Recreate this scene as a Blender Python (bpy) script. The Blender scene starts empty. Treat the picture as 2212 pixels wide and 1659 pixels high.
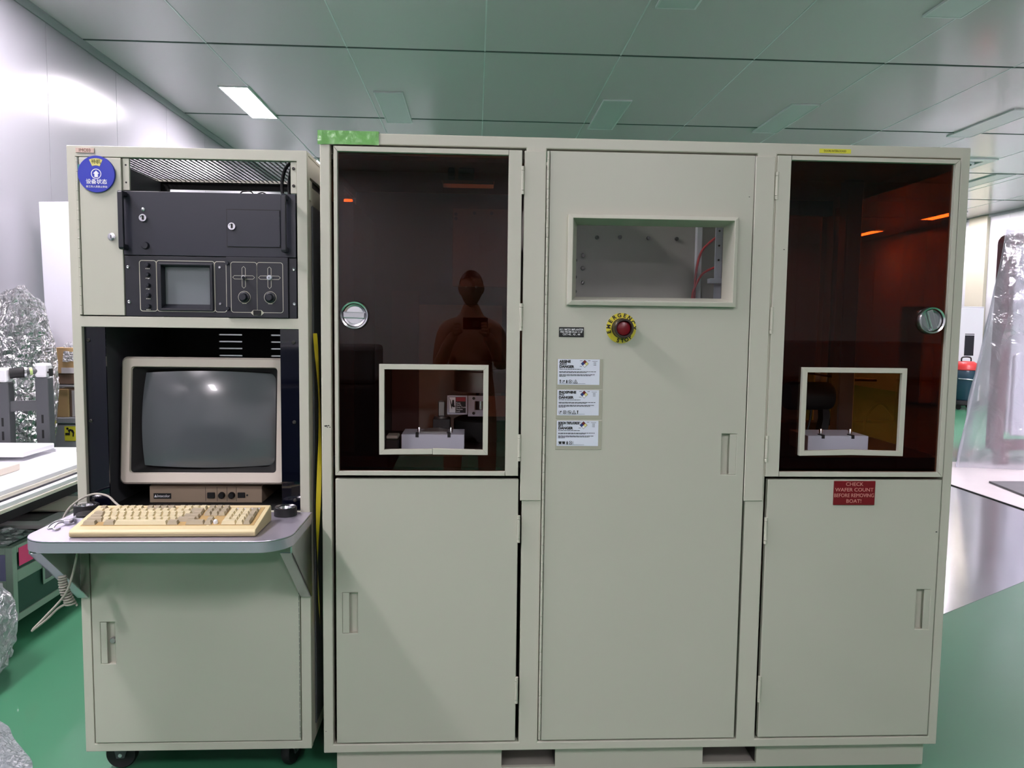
import bpy, bmesh, math, random
from mathutils import Vector, Matrix, noise
random.seed(7)
PI = math.pi
C = bpy.context.scene.collection
SC = bpy.context.scene

# ------------------------------------------------------------------ camera
EYE = Vector((0.0, -2.3, 1.43))
YAW, PITCH, ROLL, FPX = 0.048762, -0.078524, -0.012610, 1640.0
fwd = Vector((math.sin(YAW) * math.cos(PITCH), math.cos(YAW) * math.cos(PITCH), math.sin(PITCH)))
rgt = Vector((math.cos(YAW), -math.sin(YAW), 0))
dwn = fwd.cross(rgt)
cr, sr = math.cos(ROLL), math.sin(ROLL)
r2 = cr * rgt + sr * dwn
d2 = -sr * rgt + cr * dwn
cam_data = bpy.data.cameras.new('camera')
cam_data.sensor_fit = 'HORIZONTAL'
cam_data.sensor_width = 36.0
cam_data.lens = FPX / 2212.0 * 36.0
cam_data.clip_start = 0.005
cam = bpy.data.objects.new('camera', cam_data)
C.objects.link(cam)
M = Matrix((r2, -d2, -fwd)).transposed().to_4x4()
M.translation = EYE
cam.matrix_world = M
SC.camera = cam

# ------------------------------------------------------------------ world, exposure
w = bpy.data.worlds.new('world')
SC.world = w
w.use_nodes = True
w.node_tree.nodes['Background'].inputs[0].default_value = (0.8, 0.85, 0.9, 1)
w.node_tree.nodes['Background'].inputs[1].default_value = 0.05
SC.view_settings.view_transform = 'Standard'
SC.view_settings.look = 'None'
SC.view_settings.gamma = 1.0
SC.view_settings.use_curve_mapping = False
SC.view_settings.exposure = 1.05
LAMP = 52.0            # radiance of a lit ceiling panel
try:
    SC.cycles.max_bounces = 14
    SC.cycles.diffuse_bounces = 6
    SC.cycles.glossy_bounces = 6
    SC.cycles.transparent_max_bounces = 24
    SC.cycles.sample_clamp_indirect = 6.0
    SC.cycles.caustics_reflective = False
    SC.cycles.caustics_refractive = False
    SC.cycles.use_denoising = True
except Exception:
    pass

# ------------------------------------------------------------------ materials
def lin(c):
    return tuple(((v / 255.0) / 12.92 if v / 255.0 <= 0.04045 else ((v / 255.0 + 0.055) / 1.055) ** 2.4) for v in c)

def mat(name, rgb, rough=0.5, metal=0.0, bump=0.0, bscale=200.0, var=0.0, vscale=3.0, coat=0.0, spec=0.5, aniso=None, distance=0.001):
    """rgb is the 0-255 sRGB of the surface itself."""
    m = bpy.data.materials.new(name)
    m.use_nodes = True
    nt = m.node_tree
    b = nt.nodes['Principled BSDF']
    col = lin(rgb) + (1.0,)
    b.inputs['Base Color'].default_value = col
    b.inputs['Roughness'].default_value = rough
    b.inputs['Metallic'].default_value = metal
    b.inputs['Coat Weight'].default_value = coat
    b.inputs['Specular IOR Level'].default_value = spec
    if bump or var or aniso:
        tc = nt.nodes.new('ShaderNodeTexCoord')
        src = tc.outputs['Object']
        if aniso:
            mp = nt.nodes.new('ShaderNodeMapping')
            mp.inputs['Scale'].default_value = aniso
            nt.links.new(src, mp.inputs[0])
            src = mp.outputs[0]
    if var:
        n = nt.nodes.new('ShaderNodeTexNoise')
        n.inputs['Scale'].default_value = vscale
        n.inputs['Detail'].default_value = 6
        nt.links.new(src, n.inputs['Vector'])
        mx = nt.nodes.new('ShaderNodeMix')
        mx.data_type = 'RGBA'
        mx.inputs[6].default_value = tuple(v * (1 - var) for v in col[:3]) + (1,)
        mx.inputs[7].default_value = tuple(min(1, v * (1 + var)) for v in col[:3]) + (1,)
        nt.links.new(n.outputs['Fac'], mx.inputs[0])
        nt.links.new(mx.outputs[2], b.inputs['Base Color'])
    if bump:
        n2 = nt.nodes.new('ShaderNodeTexNoise')
        n2.inputs['Scale'].default_value = bscale
        n2.inputs['Detail'].default_value = 3
        nt.links.new(src, n2.inputs['Vector'])
        bp = nt.nodes.new('ShaderNodeBump')
        bp.inputs['Strength'].default_value = bump
        bp.inputs['Distance'].default_value = distance
        nt.links.new(n2.outputs['Fac'], bp.inputs['Height'])
        nt.links.new(bp.outputs[0], b.inputs['Normal'])
    return m

def glass(name, tint, ior=1.49, rough=0.0):
    """Thin clear or dyed acrylic sheet: dyed straight-through light plus Fresnel gloss."""
    m = bpy.data.materials.new(name)
    m.use_nodes = True
    nt = m.node_tree
    nt.nodes.clear()
    out = nt.nodes.new('ShaderNodeOutputMaterial')
    t = nt.nodes.new('ShaderNodeBsdfTransparent')
    t.inputs[0].default_value = tuple(tint) + (1,)
    g = nt.nodes.new('ShaderNodeBsdfGlossy')
    g.inputs['Roughness'].default_value = rough
    f = nt.nodes.new('ShaderNodeFresnel')
    ge = nt.nodes.new('ShaderNodeNewGeometry')
    mp = nt.nodes.new('ShaderNodeMapRange')      # same Fresnel at both faces of the thin sheet
    mp.inputs['To Min'].default_value = ior
    mp.inputs['To Max'].default_value = 1.0 / ior
    nt.links.new(ge.outputs['Backfacing'], mp.inputs['Value'])
    nt.links.new(mp.outputs['Result'], f.inputs[0])
    mx = nt.nodes.new('ShaderNodeMixShader')
    nt.links.new(f.outputs[0], mx.inputs[0])
    nt.links.new(t.outputs[0], mx.inputs[1])
    nt.links.new(g.outputs[0], mx.inputs[2])
    nt.links.new(mx.outputs[0], out.inputs[0])
    return m

def film(name, tint, clear=0.6, milk=(225, 228, 235), scale=30.0, strength=0.8, rough=0.12, gloss=0.25, dist=0.02):
    """Crumpled plastic film: partly clear, partly milky, with wrinkled gloss."""
    m = bpy.data.materials.new(name)
    m.use_nodes = True
    nt = m.node_tree
    nt.nodes.clear()
    out = nt.nodes.new('ShaderNodeOutputMaterial')
    tc = nt.nodes.new('ShaderNodeTexCoord')
    n = nt.nodes.new('ShaderNodeTexNoise')
    n.inputs['Scale'].default_value = scale
    n.inputs['Detail'].default_value = 4
    n.inputs['Distortion'].default_value = 1.2
    nt.links.new(tc.outputs['Object'], n.inputs['Vector'])
    v = nt.nodes.new('ShaderNodeTexVoronoi')
    v.feature = 'DISTANCE_TO_EDGE'
    v.inputs['Scale'].default_value = scale * 0.6
    nt.links.new(tc.outputs['Object'], v.inputs['Vector'])
    ad = nt.nodes.new('ShaderNodeMath')
    ad.operation = 'ADD'
    nt.links.new(n.outputs['Fac'], ad.inputs[0])
    nt.links.new(v.outputs['Distance'], ad.inputs[1])
    bp = nt.nodes.new('ShaderNodeBump')
    bp.inputs['Strength'].default_value = strength
    bp.inputs['Distance'].default_value = dist
    nt.links.new(ad.outputs[0], bp.inputs['Height'])
    t = nt.nodes.new('ShaderNodeBsdfTransparent')
    t.inputs[0].default_value = tuple(tint) + (1,)
    d = nt.nodes.new('ShaderNodeBsdfDiffuse')
    d.inputs[0].default_value = lin(milk) + (1,)
    g = nt.nodes.new('ShaderNodeBsdfGlossy')
    g.inputs['Roughness'].default_value = rough
    nt.links.new(bp.outputs[0], g.inputs['Normal'])
    nt.links.new(bp.outputs[0], d.inputs['Normal'])
    m1 = nt.nodes.new('ShaderNodeMixShader')
    m1.inputs[0].default_value = 1 - clear
    nt.links.new(t.outputs[0], m1.inputs[1])
    tr = nt.nodes.new('ShaderNodeBsdfTranslucent')
    tr.inputs[0].default_value = lin(milk) + (1,)
    m0 = nt.nodes.new('ShaderNodeMixShader')
    m0.inputs[0].default_value = 0.5
    nt.links.new(d.outputs[0], m0.inputs[1])
    nt.links.new(tr.outputs[0], m0.inputs[2])
    nt.links.new(m0.outputs[0], m1.inputs[2])
    m2 = nt.nodes.new('ShaderNodeMixShader')
    m2.inputs[0].default_value = gloss
    nt.links.new(m1.outputs[0], m2.inputs[1])
    nt.links.new(g.outputs[0], m2.inputs[2])
    nt.links.new(m2.outputs[0], out.inputs[0])
    return m

def emit(name, rgb, strength):
    m = bpy.data.materials.new(name)
    m.use_nodes = True
    nt = m.node_tree
    nt.nodes.clear()
    out = nt.nodes.new('ShaderNodeOutputMaterial')
    e = nt.nodes.new('ShaderNodeEmission')
    e.inputs[0].default_value = tuple(rgb) + (1,)
    e.inputs[1].default_value = strength
    nt.links.new(e.outputs[0], out.inputs[0])
    return m

M_PAINT = mat('beige_grey_paint', (196, 194, 180), 0.42, bump=0.12, bscale=420, var=0.02, vscale=2, distance=0.0004)
M_PAINT_DOOR = mat('beige_grey_door_paint', (191, 190, 176), 0.40, bump=0.12, bscale=420, var=0.02, vscale=2, distance=0.0004)
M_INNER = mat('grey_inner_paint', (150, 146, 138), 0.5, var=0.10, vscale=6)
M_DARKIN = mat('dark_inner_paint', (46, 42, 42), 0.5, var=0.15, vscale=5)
M_BLACK = mat('black_gap', (12, 12, 13), 0.6)
M_WHITE_WALL = mat('white_wall_panel', (160, 159, 166), 0.24, bump=0.02, bscale=2.0, spec=0.35, distance=0.004)
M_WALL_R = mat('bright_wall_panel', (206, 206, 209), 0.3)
M_CEIL = mat('grey_ceiling_panel', (220, 212, 214), 0.13, bump=0.03, bscale=1.6, var=0.02, vscale=0.7, distance=0.004)
M_SEAM = mat('pale_seam', (205, 208, 206), 0.4)
M_SEAMDK = mat('green_grey_seam', (92, 108, 102), 0.5)
M_TRACK = mat('grey_track', (150, 152, 156), 0.4)
M_CREAM = mat('cream_pilaster', (188, 184, 164), 0.35)
M_NAVY = mat('navy_black_enamel', (36, 38, 50), 0.38, bump=0.05, bscale=500, distance=0.0003)
M_NAVY2 = mat('black_instrument_enamel', (32, 33, 42), 0.40, bump=0.05, bscale=500, distance=0.0003)
M_HANDLE = mat('black_handle', (30, 32, 42), 0.35)
M_GLOSSBLK = mat('gloss_black_acrylic', (8, 10, 24), 0.04, coat=0.5)
M_MATBLK = mat('matt_black', (9, 9, 10), 0.7)
M_RUBBER = mat('black_rubber', (22, 22, 24), 0.6)
M_SILK = mat('cream_silkscreen', (206, 202, 186), 0.6)
M_WHITE = mat('white_print', (235, 236, 240), 0.55)
M_CHROME = mat('chrome', (236, 235, 240), 0.20, metal=1.0)
M_SATIN = mat('satin_steel', (205, 205, 210), 0.28, metal=1.0)
M_SHELF = mat('brushed_stainless', (206, 200, 216), 0.36, metal=0.75, bump=0.12, bscale=60, aniso=(0.25, 14, 14), distance=0.0006)
M_ALU = mat('aluminium', (186, 188, 190), 0.35, metal=1.0)
M_GREYSCREEN = mat('grey_tube_face', (120, 125, 130), 0.25, coat=0.2)
M_CRT = mat('dark_tube_glass', (84, 89, 93), 0.16, coat=0.35, spec=0.6)
M_BEZEL = mat('beige_plastic', (214, 205, 192), 0.5, bump=0.05, bscale=500, distance=0.0003)
M_CTRL = mat('tan_plastic', (152, 134, 114), 0.5)
M_KBD = mat('yellowed_plastic', (218, 202, 158), 0.5, var=0.07, vscale=9)
M_KEYL = mat('cream_keycap', (216, 204, 168), 0.5)
M_KEYG = mat('grey_tan_keycap', (172, 160, 136), 0.5)
M_KWELL = mat('ochre_key_well', (186, 156, 104), 0.6)
M_CABLE = mat('pale_grey_cable', (172, 166, 156), 0.45)
M_BLUE = mat('blue_disc', (46, 58, 176), 0.3)
M_YEL = mat('yellow_print', (214, 204, 120), 0.5)
M_TEXT = mat('black_print', (18, 18, 18), 0.6)
M_PINK = mat('pinkish_plate', (206, 178, 166), 0.5)
M_BROWN = mat('brown_engraving', (110, 74, 62), 0.6)
M_RED = mat('red_button', (120, 12, 26), 0.3)
M_GUARD = mat('brown_guard_ring', (66, 56, 52), 0.35, metal=0.6)
M_ESTOP = mat('yellow_enamel', (222, 206, 60), 0.35)
M_PLAQUE = mat('dark_red_plaque', (118, 22, 32), 0.3, var=0.08, vscale=20)
M_PLAQTXT = mat('pink_engraving', (206, 142, 134), 0.5)
M_LEMON = mat('lemon_label', (222, 216, 62), 0.4)
M_OLIVE = mat('olive_print', (92, 88, 10), 0.5)
M_CARD = mat('white_card', (224, 228, 242), 0.35)
M_POUCH = mat('laminate_edge', (176, 174, 158), 0.18, coat=0.4)
M_HAZB = mat('hazard_blue', (40, 62, 128), 0.4)
M_HAZR = mat('hazard_red', (112, 24, 28), 0.4)
M_HAZY = mat('hazard_yellow', (226, 218, 140), 0.4)
M_TAPE = mat('green_tape', (116, 176, 98), 0.22, bump=0.5, bscale=60, var=0.12, vscale=30, distance=0.003)
M_CAUTION = mat('yellow_strap', (206, 188, 40), 0.35)
M_AMBER = glass('dark_amber_acrylic', (0.52, 0.26, 0.165))
M_AMBERB = glass('amber_acrylic', (0.42, 0.23, 0.10))
M_CLEAR = glass('clear_acrylic', (0.94, 0.95, 0.95))
M_WHITEBLK = mat('white_anodised_block', (186, 188, 200), 0.45)
M_GREYMETAL = mat('grey_machined_metal', (150, 148, 146), 0.35, metal=0.8)
M_HOSE = mat('red_hose', (186, 30, 36), 0.35)
M_BOLT = mat('dark_bolt', (60, 58, 56), 0.4, metal=0.7)
M_FOAM = mat('white_foam_board', (226, 226, 236), 0.6)
M_PLASTICW = mat('white_tray_plastic', (238, 238, 242), 0.35)
M_CREAMED = mat('cream_tray_rim', (214, 208, 192), 0.45)
M_DKSTEEL = mat('dark_grey_steel', (82, 84, 88), 0.45)
M_CARDB = mat('cardboard', (190, 158, 112), 0.8, var=0.06, vscale=12)
M_CARDBD = mat('brown_cardboard', (122, 98, 82), 0.8)
M_TOTE = mat('grey_tote', (150, 152, 158), 0.5)
M_CASEG = mat('dark_green_laminate', (22, 58, 46), 0.45)
M_CASEP = mat('violet_grey_laminate', (92, 92, 122), 0.45, var=0.12, vscale=14)
M_CASEALU = mat('green_tinted_aluminium', (146, 164, 150), 0.4, metal=0.55)
M_MAGENTA = mat('magenta_sticker', (216, 54, 116), 0.4)
M_ORANGE = mat('orange_castor', (196, 118, 58), 0.5)
M_PAPER = mat('grey_frame_paper', (200, 194, 196), 0.6)
M_BUFF = mat('buff_board', (222, 212, 198), 0.6)
M_DKGREY = mat('dark_grey_sheet', (104, 100, 100), 0.6)
M_MAROON = mat('maroon_paint', (98, 30, 42), 0.35)
M_MACHWHITE = mat('machine_white', (226, 226, 232), 0.4)
M_SHEETW = mat('pale_floor_sheet', (206, 198, 200), 0.35, var=0.12, vscale=2.5)
M_PLATED = mat('dark_plate', (96, 94, 98), 0.5, var=0.15, vscale=6)
M_VACBLUE = mat('dark_teal_drum', (30, 58, 74), 0.25)
M_VACRED = mat('red_vacuum_lid', (196, 54, 54), 0.35)
M_GREYCAB = mat('light_grey_machine', (188, 190, 194), 0.4)
M_DIFF_OFF = mat('unlit_diffuser', (206, 212, 210), 0.28)
M_LAMPFR = mat('lamp_frame', (224, 226, 226), 0.3)
M_DIFF_ON = emit('lit_diffuser', (1.02, 0.93, 1.0), LAMP)
M_DIFF_ON2 = emit('lit_diffuser_bright', (1.03, 0.93, 1.03), LAMP * 0.9)
M_DIFF_ON3 = emit('lit_diffuser_strong', (1.02, 0.93, 1.0), LAMP * 1.15)
M_DIFF_ON4 = emit('lit_diffuser_strongest', (1.03, 0.93, 1.03), LAMP * 3.0)  # boosted emission for the two fill lights added by the covered machine
M_FILM_DOME = film('crinkled_film', (0.92, 0.93, 0.93), clear=0.58, scale=20, strength=1.0, gloss=0.6, rough=0.05, dist=0.15, milk=(190, 190, 194))
M_FILM_TENT = film('draped_film', (0.95, 0.95, 0.98), clear=0.64, scale=5, strength=0.5, gloss=0.10, rough=0.10, dist=0.05, milk=(240, 240, 250))
M_FILM_WRAP = film('stretch_wrap', (0.9, 0.91, 0.93), clear=0.30, scale=22, strength=1.0, gloss=0.4, rough=0.16, dist=0.04, milk=(206, 208, 214))
M_BUBBLE = film('bubble_wrap', (0.9, 0.92, 0.95), clear=0.25, scale=60, strength=1.0, gloss=0.4, rough=0.15, dist=0.02, milk=(206, 212, 224))
M_SKIN = mat('skin', (176, 132, 110), 0.5)
M_HAIR = mat('black_hair', (20, 17, 16), 0.5)
M_COAT = mat('dark_jacket', (40, 34, 40), 0.8)
M_TROUS = mat('dark_trousers', (30, 32, 40), 0.8)
M_SHOE = mat('black_shoe', (20, 20, 20), 0.4)
M_EYE = mat('eye_white', (220, 218, 214), 0.2)

# green epoxy floor: glossy, with faint scuffs
M_FLOOR = mat('green_epoxy', (50, 116, 82), 0.5, var=0.10, vscale=1.3, bump=0.03, bscale=3.0, spec=0.3, distance=0.004, coat=0.32)
M_FLOOR.node_tree.nodes['Principled BSDF'].inputs['Coat Roughness'].default_value = 0.06

# ------------------------------------------------------------------ mesh builder
class MB:
    def __init__(s):
        s.bm = bmesh.new()

    def face(s, pts):
        return s.bm.faces.new([s.bm.verts.new(p) for p in pts])

    def box(s, x0, x1, y0, y1, z0, z1, bevel=0.0, seg=1):
        v = [s.bm.verts.new((x, y, z)) for x in (x0, x1) for y in (y0, y1) for z in (z0, z1)]
        fs = [s.bm.faces.new([v[i] for i in q]) for q in ((0, 1, 3, 2), (4, 6, 7, 5), (0, 4, 5, 1), (2, 3, 7, 6), (0, 2, 6, 4), (1, 5, 7, 3))]
        if bevel:
            es = list({e for f in fs for e in f.edges})
            bmesh.ops.bevel(s.bm, geom=es, offset=bevel, segments=seg, affect='EDGES', profile=0.5)
        return s

    def prism(s, poly, axis, d0, d1):
        """poly: 2-D outline; axis 'y' -> (x,z), 'x' -> (y,z), 'z' -> (x,y)."""
        f = {'y': lambda p, d: (p[0], d, p[1]), 'x': lambda p, d: (d, p[0], p[1]), 'z': lambda p, d: (p[0], p[1], d)}[axis]
        a = [s.bm.verts.new(f(p, d0)) for p in poly]
        b = [s.bm.verts.new(f(p, d1)) for p in poly]
        n = len(poly)
        s.bm.faces.new(a)
        s.bm.faces.new(b[::-1])
        for i in range(n):
            s.bm.faces.new((a[i], b[i], b[(i + 1) % n], a[(i + 1) % n]))
        return s

    def plate(s, x0, x1, z0, z1, y0, y1, holes=(), axis='y'):
        """Sheet with rectangular holes as one welded mesh."""
        xs = sorted({x0, x1, *[h[0] for h in holes], *[h[1] for h in holes]})
        zs = sorted({z0, z1, *[h[2] for h in holes], *[h[3] for h in holes]})
        f = {'y': lambda x, d, z: (x, d, z), 'x': lambda x, d, z: (d, x, z), 'z': lambda x, d, z: (x, z, d)}[axis]
        vs = {}
        def V(i, j, k):
            if (i, j, k) not in vs:
                vs[(i, j, k)] = s.bm.verts.new(f(xs[i], (y0, y1)[k], zs[j]))
            return vs[(i, j, k)]
        def solid(i, j):
            if i < 0 or j < 0 or i >= len(xs) - 1 or j >= len(zs) - 1:
                return False
            cx, cz = (xs[i] + xs[i + 1]) / 2, (zs[j] + zs[j + 1]) / 2
            return not any(h[0] < cx < h[1] and h[2] < cz < h[3] for h in holes)
        for i in range(len(xs) - 1):
            for j in range(len(zs) - 1):
                if not solid(i, j):
                    continue
                s.bm.faces.new((V(i, j, 0), V(i + 1, j, 0), V(i + 1, j + 1, 0), V(i, j + 1, 0)))
                s.bm.faces.new((V(i, j, 1), V(i, j + 1, 1), V(i + 1, j + 1, 1), V(i + 1, j, 1)))
                for di, dj, a, b in ((-1, 0, (i, j), (i, j + 1)), (1, 0, (i + 1, j + 1), (i + 1, j)), (0, -1, (i + 1, j), (i, j)), (0, 1, (i, j + 1), (i + 1, j + 1))):
                    if not solid(i + di, j + dj):
                        s.bm.faces.new((V(*a, 0), V(*b, 0), V(*b, 1), V(*a, 1)))
        return s

    def cyl(s, p0, p1, r0, r1=None, seg=20, caps=True):
        p0, p1 = Vector(p0), Vector(p1)
        r1 = r0 if r1 is None else r1
        d = (p1 - p0).normalized()
        u = d.orthogonal().normalized()
        v = d.cross(u)
        A = [s.bm.verts.new(p0 + r0 * (math.cos(t) * u + math.sin(t) * v)) for t in [2 * PI * i / seg for i in range(seg)]]
        B = [s.bm.verts.new(p1 + r1 * (math.cos(t) * u + math.sin(t) * v)) for t in [2 * PI * i / seg for i in range(seg)]]
        for i in range(seg):
            s.bm.faces.new((A[i], A[(i + 1) % seg], B[(i + 1) % seg], B[i]))
        if caps:
            s.bm.faces.new(A[::-1])
            s.bm.faces.new(B)
        return s

    def lathe(s, c, prof, axis=(0, -1, 0), seg=32, closed=False):
        """prof: list of (radius, distance along axis); revolved about axis through c."""
        c, d = Vector(c), Vector(axis).normalized()
        u = d.orthogonal().normalized()
        v = d.cross(u)
        rings = []
        for r, h in prof:
            if r < 1e-6:
                rings.append([s.bm.verts.new(c + d * h)])
            else:
                rings.append([s.bm.verts.new(c + d * h + r * (math.cos(2 * PI * i / seg) * u + math.sin(2 * PI * i / seg) * v)) for i in range(seg)])
        pairs = list(zip(rings, rings[1:])) + ([(rings[-1], rings[0])] if closed else [])
        for A, B in pairs:
            for i in range(seg):
                j = (i + 1) % seg
                if len(A) == 1 and len(B) == 1:
                    continue
                if len(A) == 1:
                    s.bm.faces.new((A[0], B[j], B[i]))
                elif len(B) == 1:
                    s.bm.faces.new((A[i], A[j], B[0]))
                else:
                    s.bm.faces.new((A[i], A[j], B[j], B[i]))
        return s

    def tube(s, pts, r, seg=8, smooth=True, n=6):
        pts = [Vector(p) for p in pts]
        if smooth and len(pts) > 2:
            out = []
            P = [pts[0]] + pts + [pts[-1]]
            for i in range(1, len(P) - 2):
                for k in range(n):
                    t = k / n
                    a, b, c, d = P[i - 1], P[i], P[i + 1], P[i + 2]
                    out.append(0.5 * ((2 * b) + (c - a) * t + (2 * a - 5 * b + 4 * c - d) * t * t + (3 * b - a - 3 * c + d) * t ** 3))
            out.append(pts[-1])
            pts = out
        rings = []
        u = None
        for i, p in enumerate(pts):
            d = (pts[min(i + 1, len(pts) - 1)] - pts[max(i - 1, 0)])
            if d.length < 1e-9:
                d = Vector((0, 0, 1))
            d.normalize()
            if u is None:
                u = d.orthogonal().normalized()
            u = (u - d * u.dot(d))
            u = u.normalized() if u.length > 1e-6 else d.orthogonal().normalized()
            v = d.cross(u)
            rr = r(i / (len(pts) - 1)) if callable(r) else r
            rings.append([s.bm.verts.new(p + rr * (math.cos(2 * PI * k / seg) * u + math.sin(2 * PI * k / seg) * v)) for k in range(seg)])
        for A, B in zip(rings, rings[1:]):
            for i in range(seg):
                s.bm.faces.new((A[i], A[(i + 1) % seg], B[(i + 1) % seg], B[i]))
        s.bm.faces.new(rings[0][::-1])
        s.bm.faces.new(rings[-1])
        return s

    def grid(s, f, nu, nv):
        V = [[s.bm.verts.new(f(i / nu, j / nv)) for j in range(nv + 1)] for i in range(nu + 1)]
        for i in range(nu):
            for j in range(nv):
                s.bm.faces.new((V[i][j], V[i + 1][j], V[i + 1][j + 1], V[i][j + 1]))
        return s

    def ball(s, c, r, seg=16, ring=10, sc=(1, 1, 1)):
        c = Vector(c)
        prof = [(r * math.sin(PI * i / ring), -r * math.cos(PI * i / ring)) for i in range(ring + 1)]
        n0 = len(s.bm.verts)
        s.lathe((0, 0, 0), prof, (0, 0, 1), seg)
        s.bm.verts.ensure_lookup_table()
        for v in s.bm.verts[n0:]:
            v.co = Vector((v.co.x * sc[0], v.co.y * sc[1], v.co.z * sc[2])) + c
        return s

    def xform(s, m):
        bmesh.ops.transform(s.bm, matrix=m, verts=s.bm.verts)
        return s

POS = {}
def _w(o):
    return POS[o.name] if o else Vector((0, 0, 0))

def obj(name, b, m, parent=None, smooth=None, bevel=0.0, seg=2, label=None, kind=None, weld=False):
    bm = b.bm
    if weld:
        bmesh.ops.remove_doubles(bm, verts=bm.verts, dist=1e-5)
    bmesh.ops.recalc_face_normals(bm, faces=bm.faces)
    lo = Vector([min(v.co[i] for v in bm.verts) for i in range(3)])
    hi = Vector([max(v.co[i] for v in bm.verts) for i in range(3)])
    org = Vector(((lo.x + hi.x) / 2, (lo.y + hi.y) / 2, lo.z))
    bmesh.ops.translate(bm, vec=-org, verts=bm.verts)
    if smooth is not None:
        for f in bm.faces:
            f.smooth = True
    me = bpy.data.meshes.new(name)
    bm.to_mesh(me)
    bm.free()
    if smooth is not None and smooth < 180:
        me.set_sharp_from_angle(angle=math.radians(smooth))
    if m is not None:
        me.materials.append(m)
    o = bpy.data.objects.new(name, me)
    C.objects.link(o)
    o.location = org - _w(parent)
    o.parent = parent
    POS[o.name] = org
    if bevel:
        md = o.modifiers.new('edge', 'BEVEL')
        md.width = bevel
        md.segments = seg
        md.limit_method = 'ANGLE'
        md.angle_limit = math.radians(40)
    if label:
        o['label'] = label
    if kind:
        o['kind'] = kind
    return o

def thing(name, label, cat, loc=(0, 0, 0), group=None):
    o = bpy.data.objects.new(name, None)
    C.objects.link(o)
    o.empty_display_size = 0.1
    o.location = loc
    POS[o.name] = Vector(loc)
    o['label'] = label
    o['category'] = cat
    if group:
        o['group'] = group
    return o

def tag(o, label, cat, group=None):
    o['label'] = label
    o['category'] = cat
    if group:
        o['group'] = group
    return o

def copy_at(o, world, parent=None, rot=None):
    """A copy of one mesh object that shares its mesh, its origin put at world."""
    c = o.copy()
    C.objects.link(c)
    c.parent = parent
    c.location = Vector(world) - _w(parent)
    if rot:
        c.rotation_euler = rot
    POS[c.name] = Vector(world)
    return c

def copy_tree(root, delta, label=None, group=None):
    r = root.copy()
    C.objects.link(r)
    r.location = root.location + Vector(delta)
    POS[r.name] = _w(root) + Vector(delta)
    if label:
        r['label'] = label
    if group:
        r['group'] = group
    for ch in list(root.children):
        c = ch.copy()
        C.objects.link(c)
        c.parent = r
        POS[c.name] = _w(ch) + Vector(delta)
        for g in list(ch.children):
            d = g.copy()
            C.objects.link(d)
            d.parent = c
            POS[d.name] = _w(g) + Vector(delta)
    return r

def text(s, size, x, z, y, m, parent, align='CENTER', bold=0.0, rot=0.0, sx=1.0, name='lettering'):
    """Lettering on a front-facing (-y) surface: letters as thin solid geometry centred at x, z."""
    cu = bpy.data.curves.new('t', 'FONT')
    cu.body = s
    cu.size = size
    cu.align_x = align
    cu.align_y = 'CENTER'
    cu.extrude = 0.00025
    cu.offset = bold
    cu.resolution_u = 3
    o = bpy.data.objects.new('t', cu)
    C.objects.link(o)
    dg = bpy.context.evaluated_depsgraph_get()
    me = bpy.data.meshes.new_from_object(o.evaluated_get(dg))
    bpy.data.objects.remove(o)
    bpy.data.curves.remove(cu)
    me.transform(Matrix.Diagonal((sx, 1, 1, 1)))
    me.transform(Matrix.Rotation(PI / 2, 4, 'X'))
    if rot:
        me.transform(Matrix.Rotation(rot, 4, 'Y'))
    me.name = name
    me.materials.clear()
    me.materials.append(m)
    t = bpy.data.objects.new(name, me)
    C.objects.link(t)
    W = Vector((x, y, z))
    t.parent = parent
    t.location = W - _w(parent)
    POS[t.name] = W
    return t

def rring(b, x0, x1, z0, z1, t, y0, y1, r=0.008, n=5):
    """Thin rounded-rectangle outline."""
    def loop(o):
        p = []
        rr = max(r - o, 0.0005)
        for cx, cz, a0 in ((x1 - o - rr, z1 - o - rr, 0), (x0 + o + rr, z1 - o - rr, 90), (x0 + o + rr, z0 + o + rr, 180), (x1 - o - rr, z0 + o + rr, 270)):
            for k in range(n + 1):
                a = math.radians(a0 + 90 * k / n)
                p.append((cx + rr * math.cos(a), cz + rr * math.sin(a)))
        return p
    A, B = loop(0), loop(t)
    va = [b.bm.verts.new((p[0], y0, p[1])) for p in A]
    vb = [b.bm.verts.new((p[0], y0, p[1])) for p in B]
    vc = [b.bm.verts.new((p[0], y1, p[1])) for p in A]
    vd = [b.bm.verts.new((p[0], y1, p[1])) for p in B]
    N = len(A)
    for i in range(N):
        j = (i + 1) % N
        b.bm.faces.new((va[i], va[j], vb[j], vb[i]))
        b.bm.faces.new((va[i], vc[i], vc[j], va[j]))
        b.bm.faces.new((vb[i], vb[j], vd[j], vd[i]))
        b.bm.faces.new((vc[i], vd[i], vd[j], vc[j]))
    return b

def rrect(x0, x1, z0, z1, r, n=5):
    p = []
    for cx, cz, a0 in ((x1 - r, z1 - r, 0), (x0 + r, z1 - r, 90), (x0 + r, z0 + r, 180), (x1 - r, z0 + r, 270)):
        for k in range(n + 1):
            a = math.radians(a0 + 90 * k / n)
            p.append((cx + r * math.cos(a), cz + r * math.sin(a)))
    return p

def arc(x, z, r, a0, a1, n=24):
    return [(x + r * math.cos(math.radians(a0 + (a1 - a0) * k / n)), z + r * math.sin(math.radians(a0 + (a1 - a0) * k / n))) for k in range(n + 1)]

# ================================================================== THE ROOM
RX0, RX1, RY0, RY1, RZ = -3.12, 9.66, -8.9, 17.0, 3.6
def struct(name, b, m, parent=None, **k):
    return obj(name, b, m, parent, kind='structure', **k)

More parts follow.
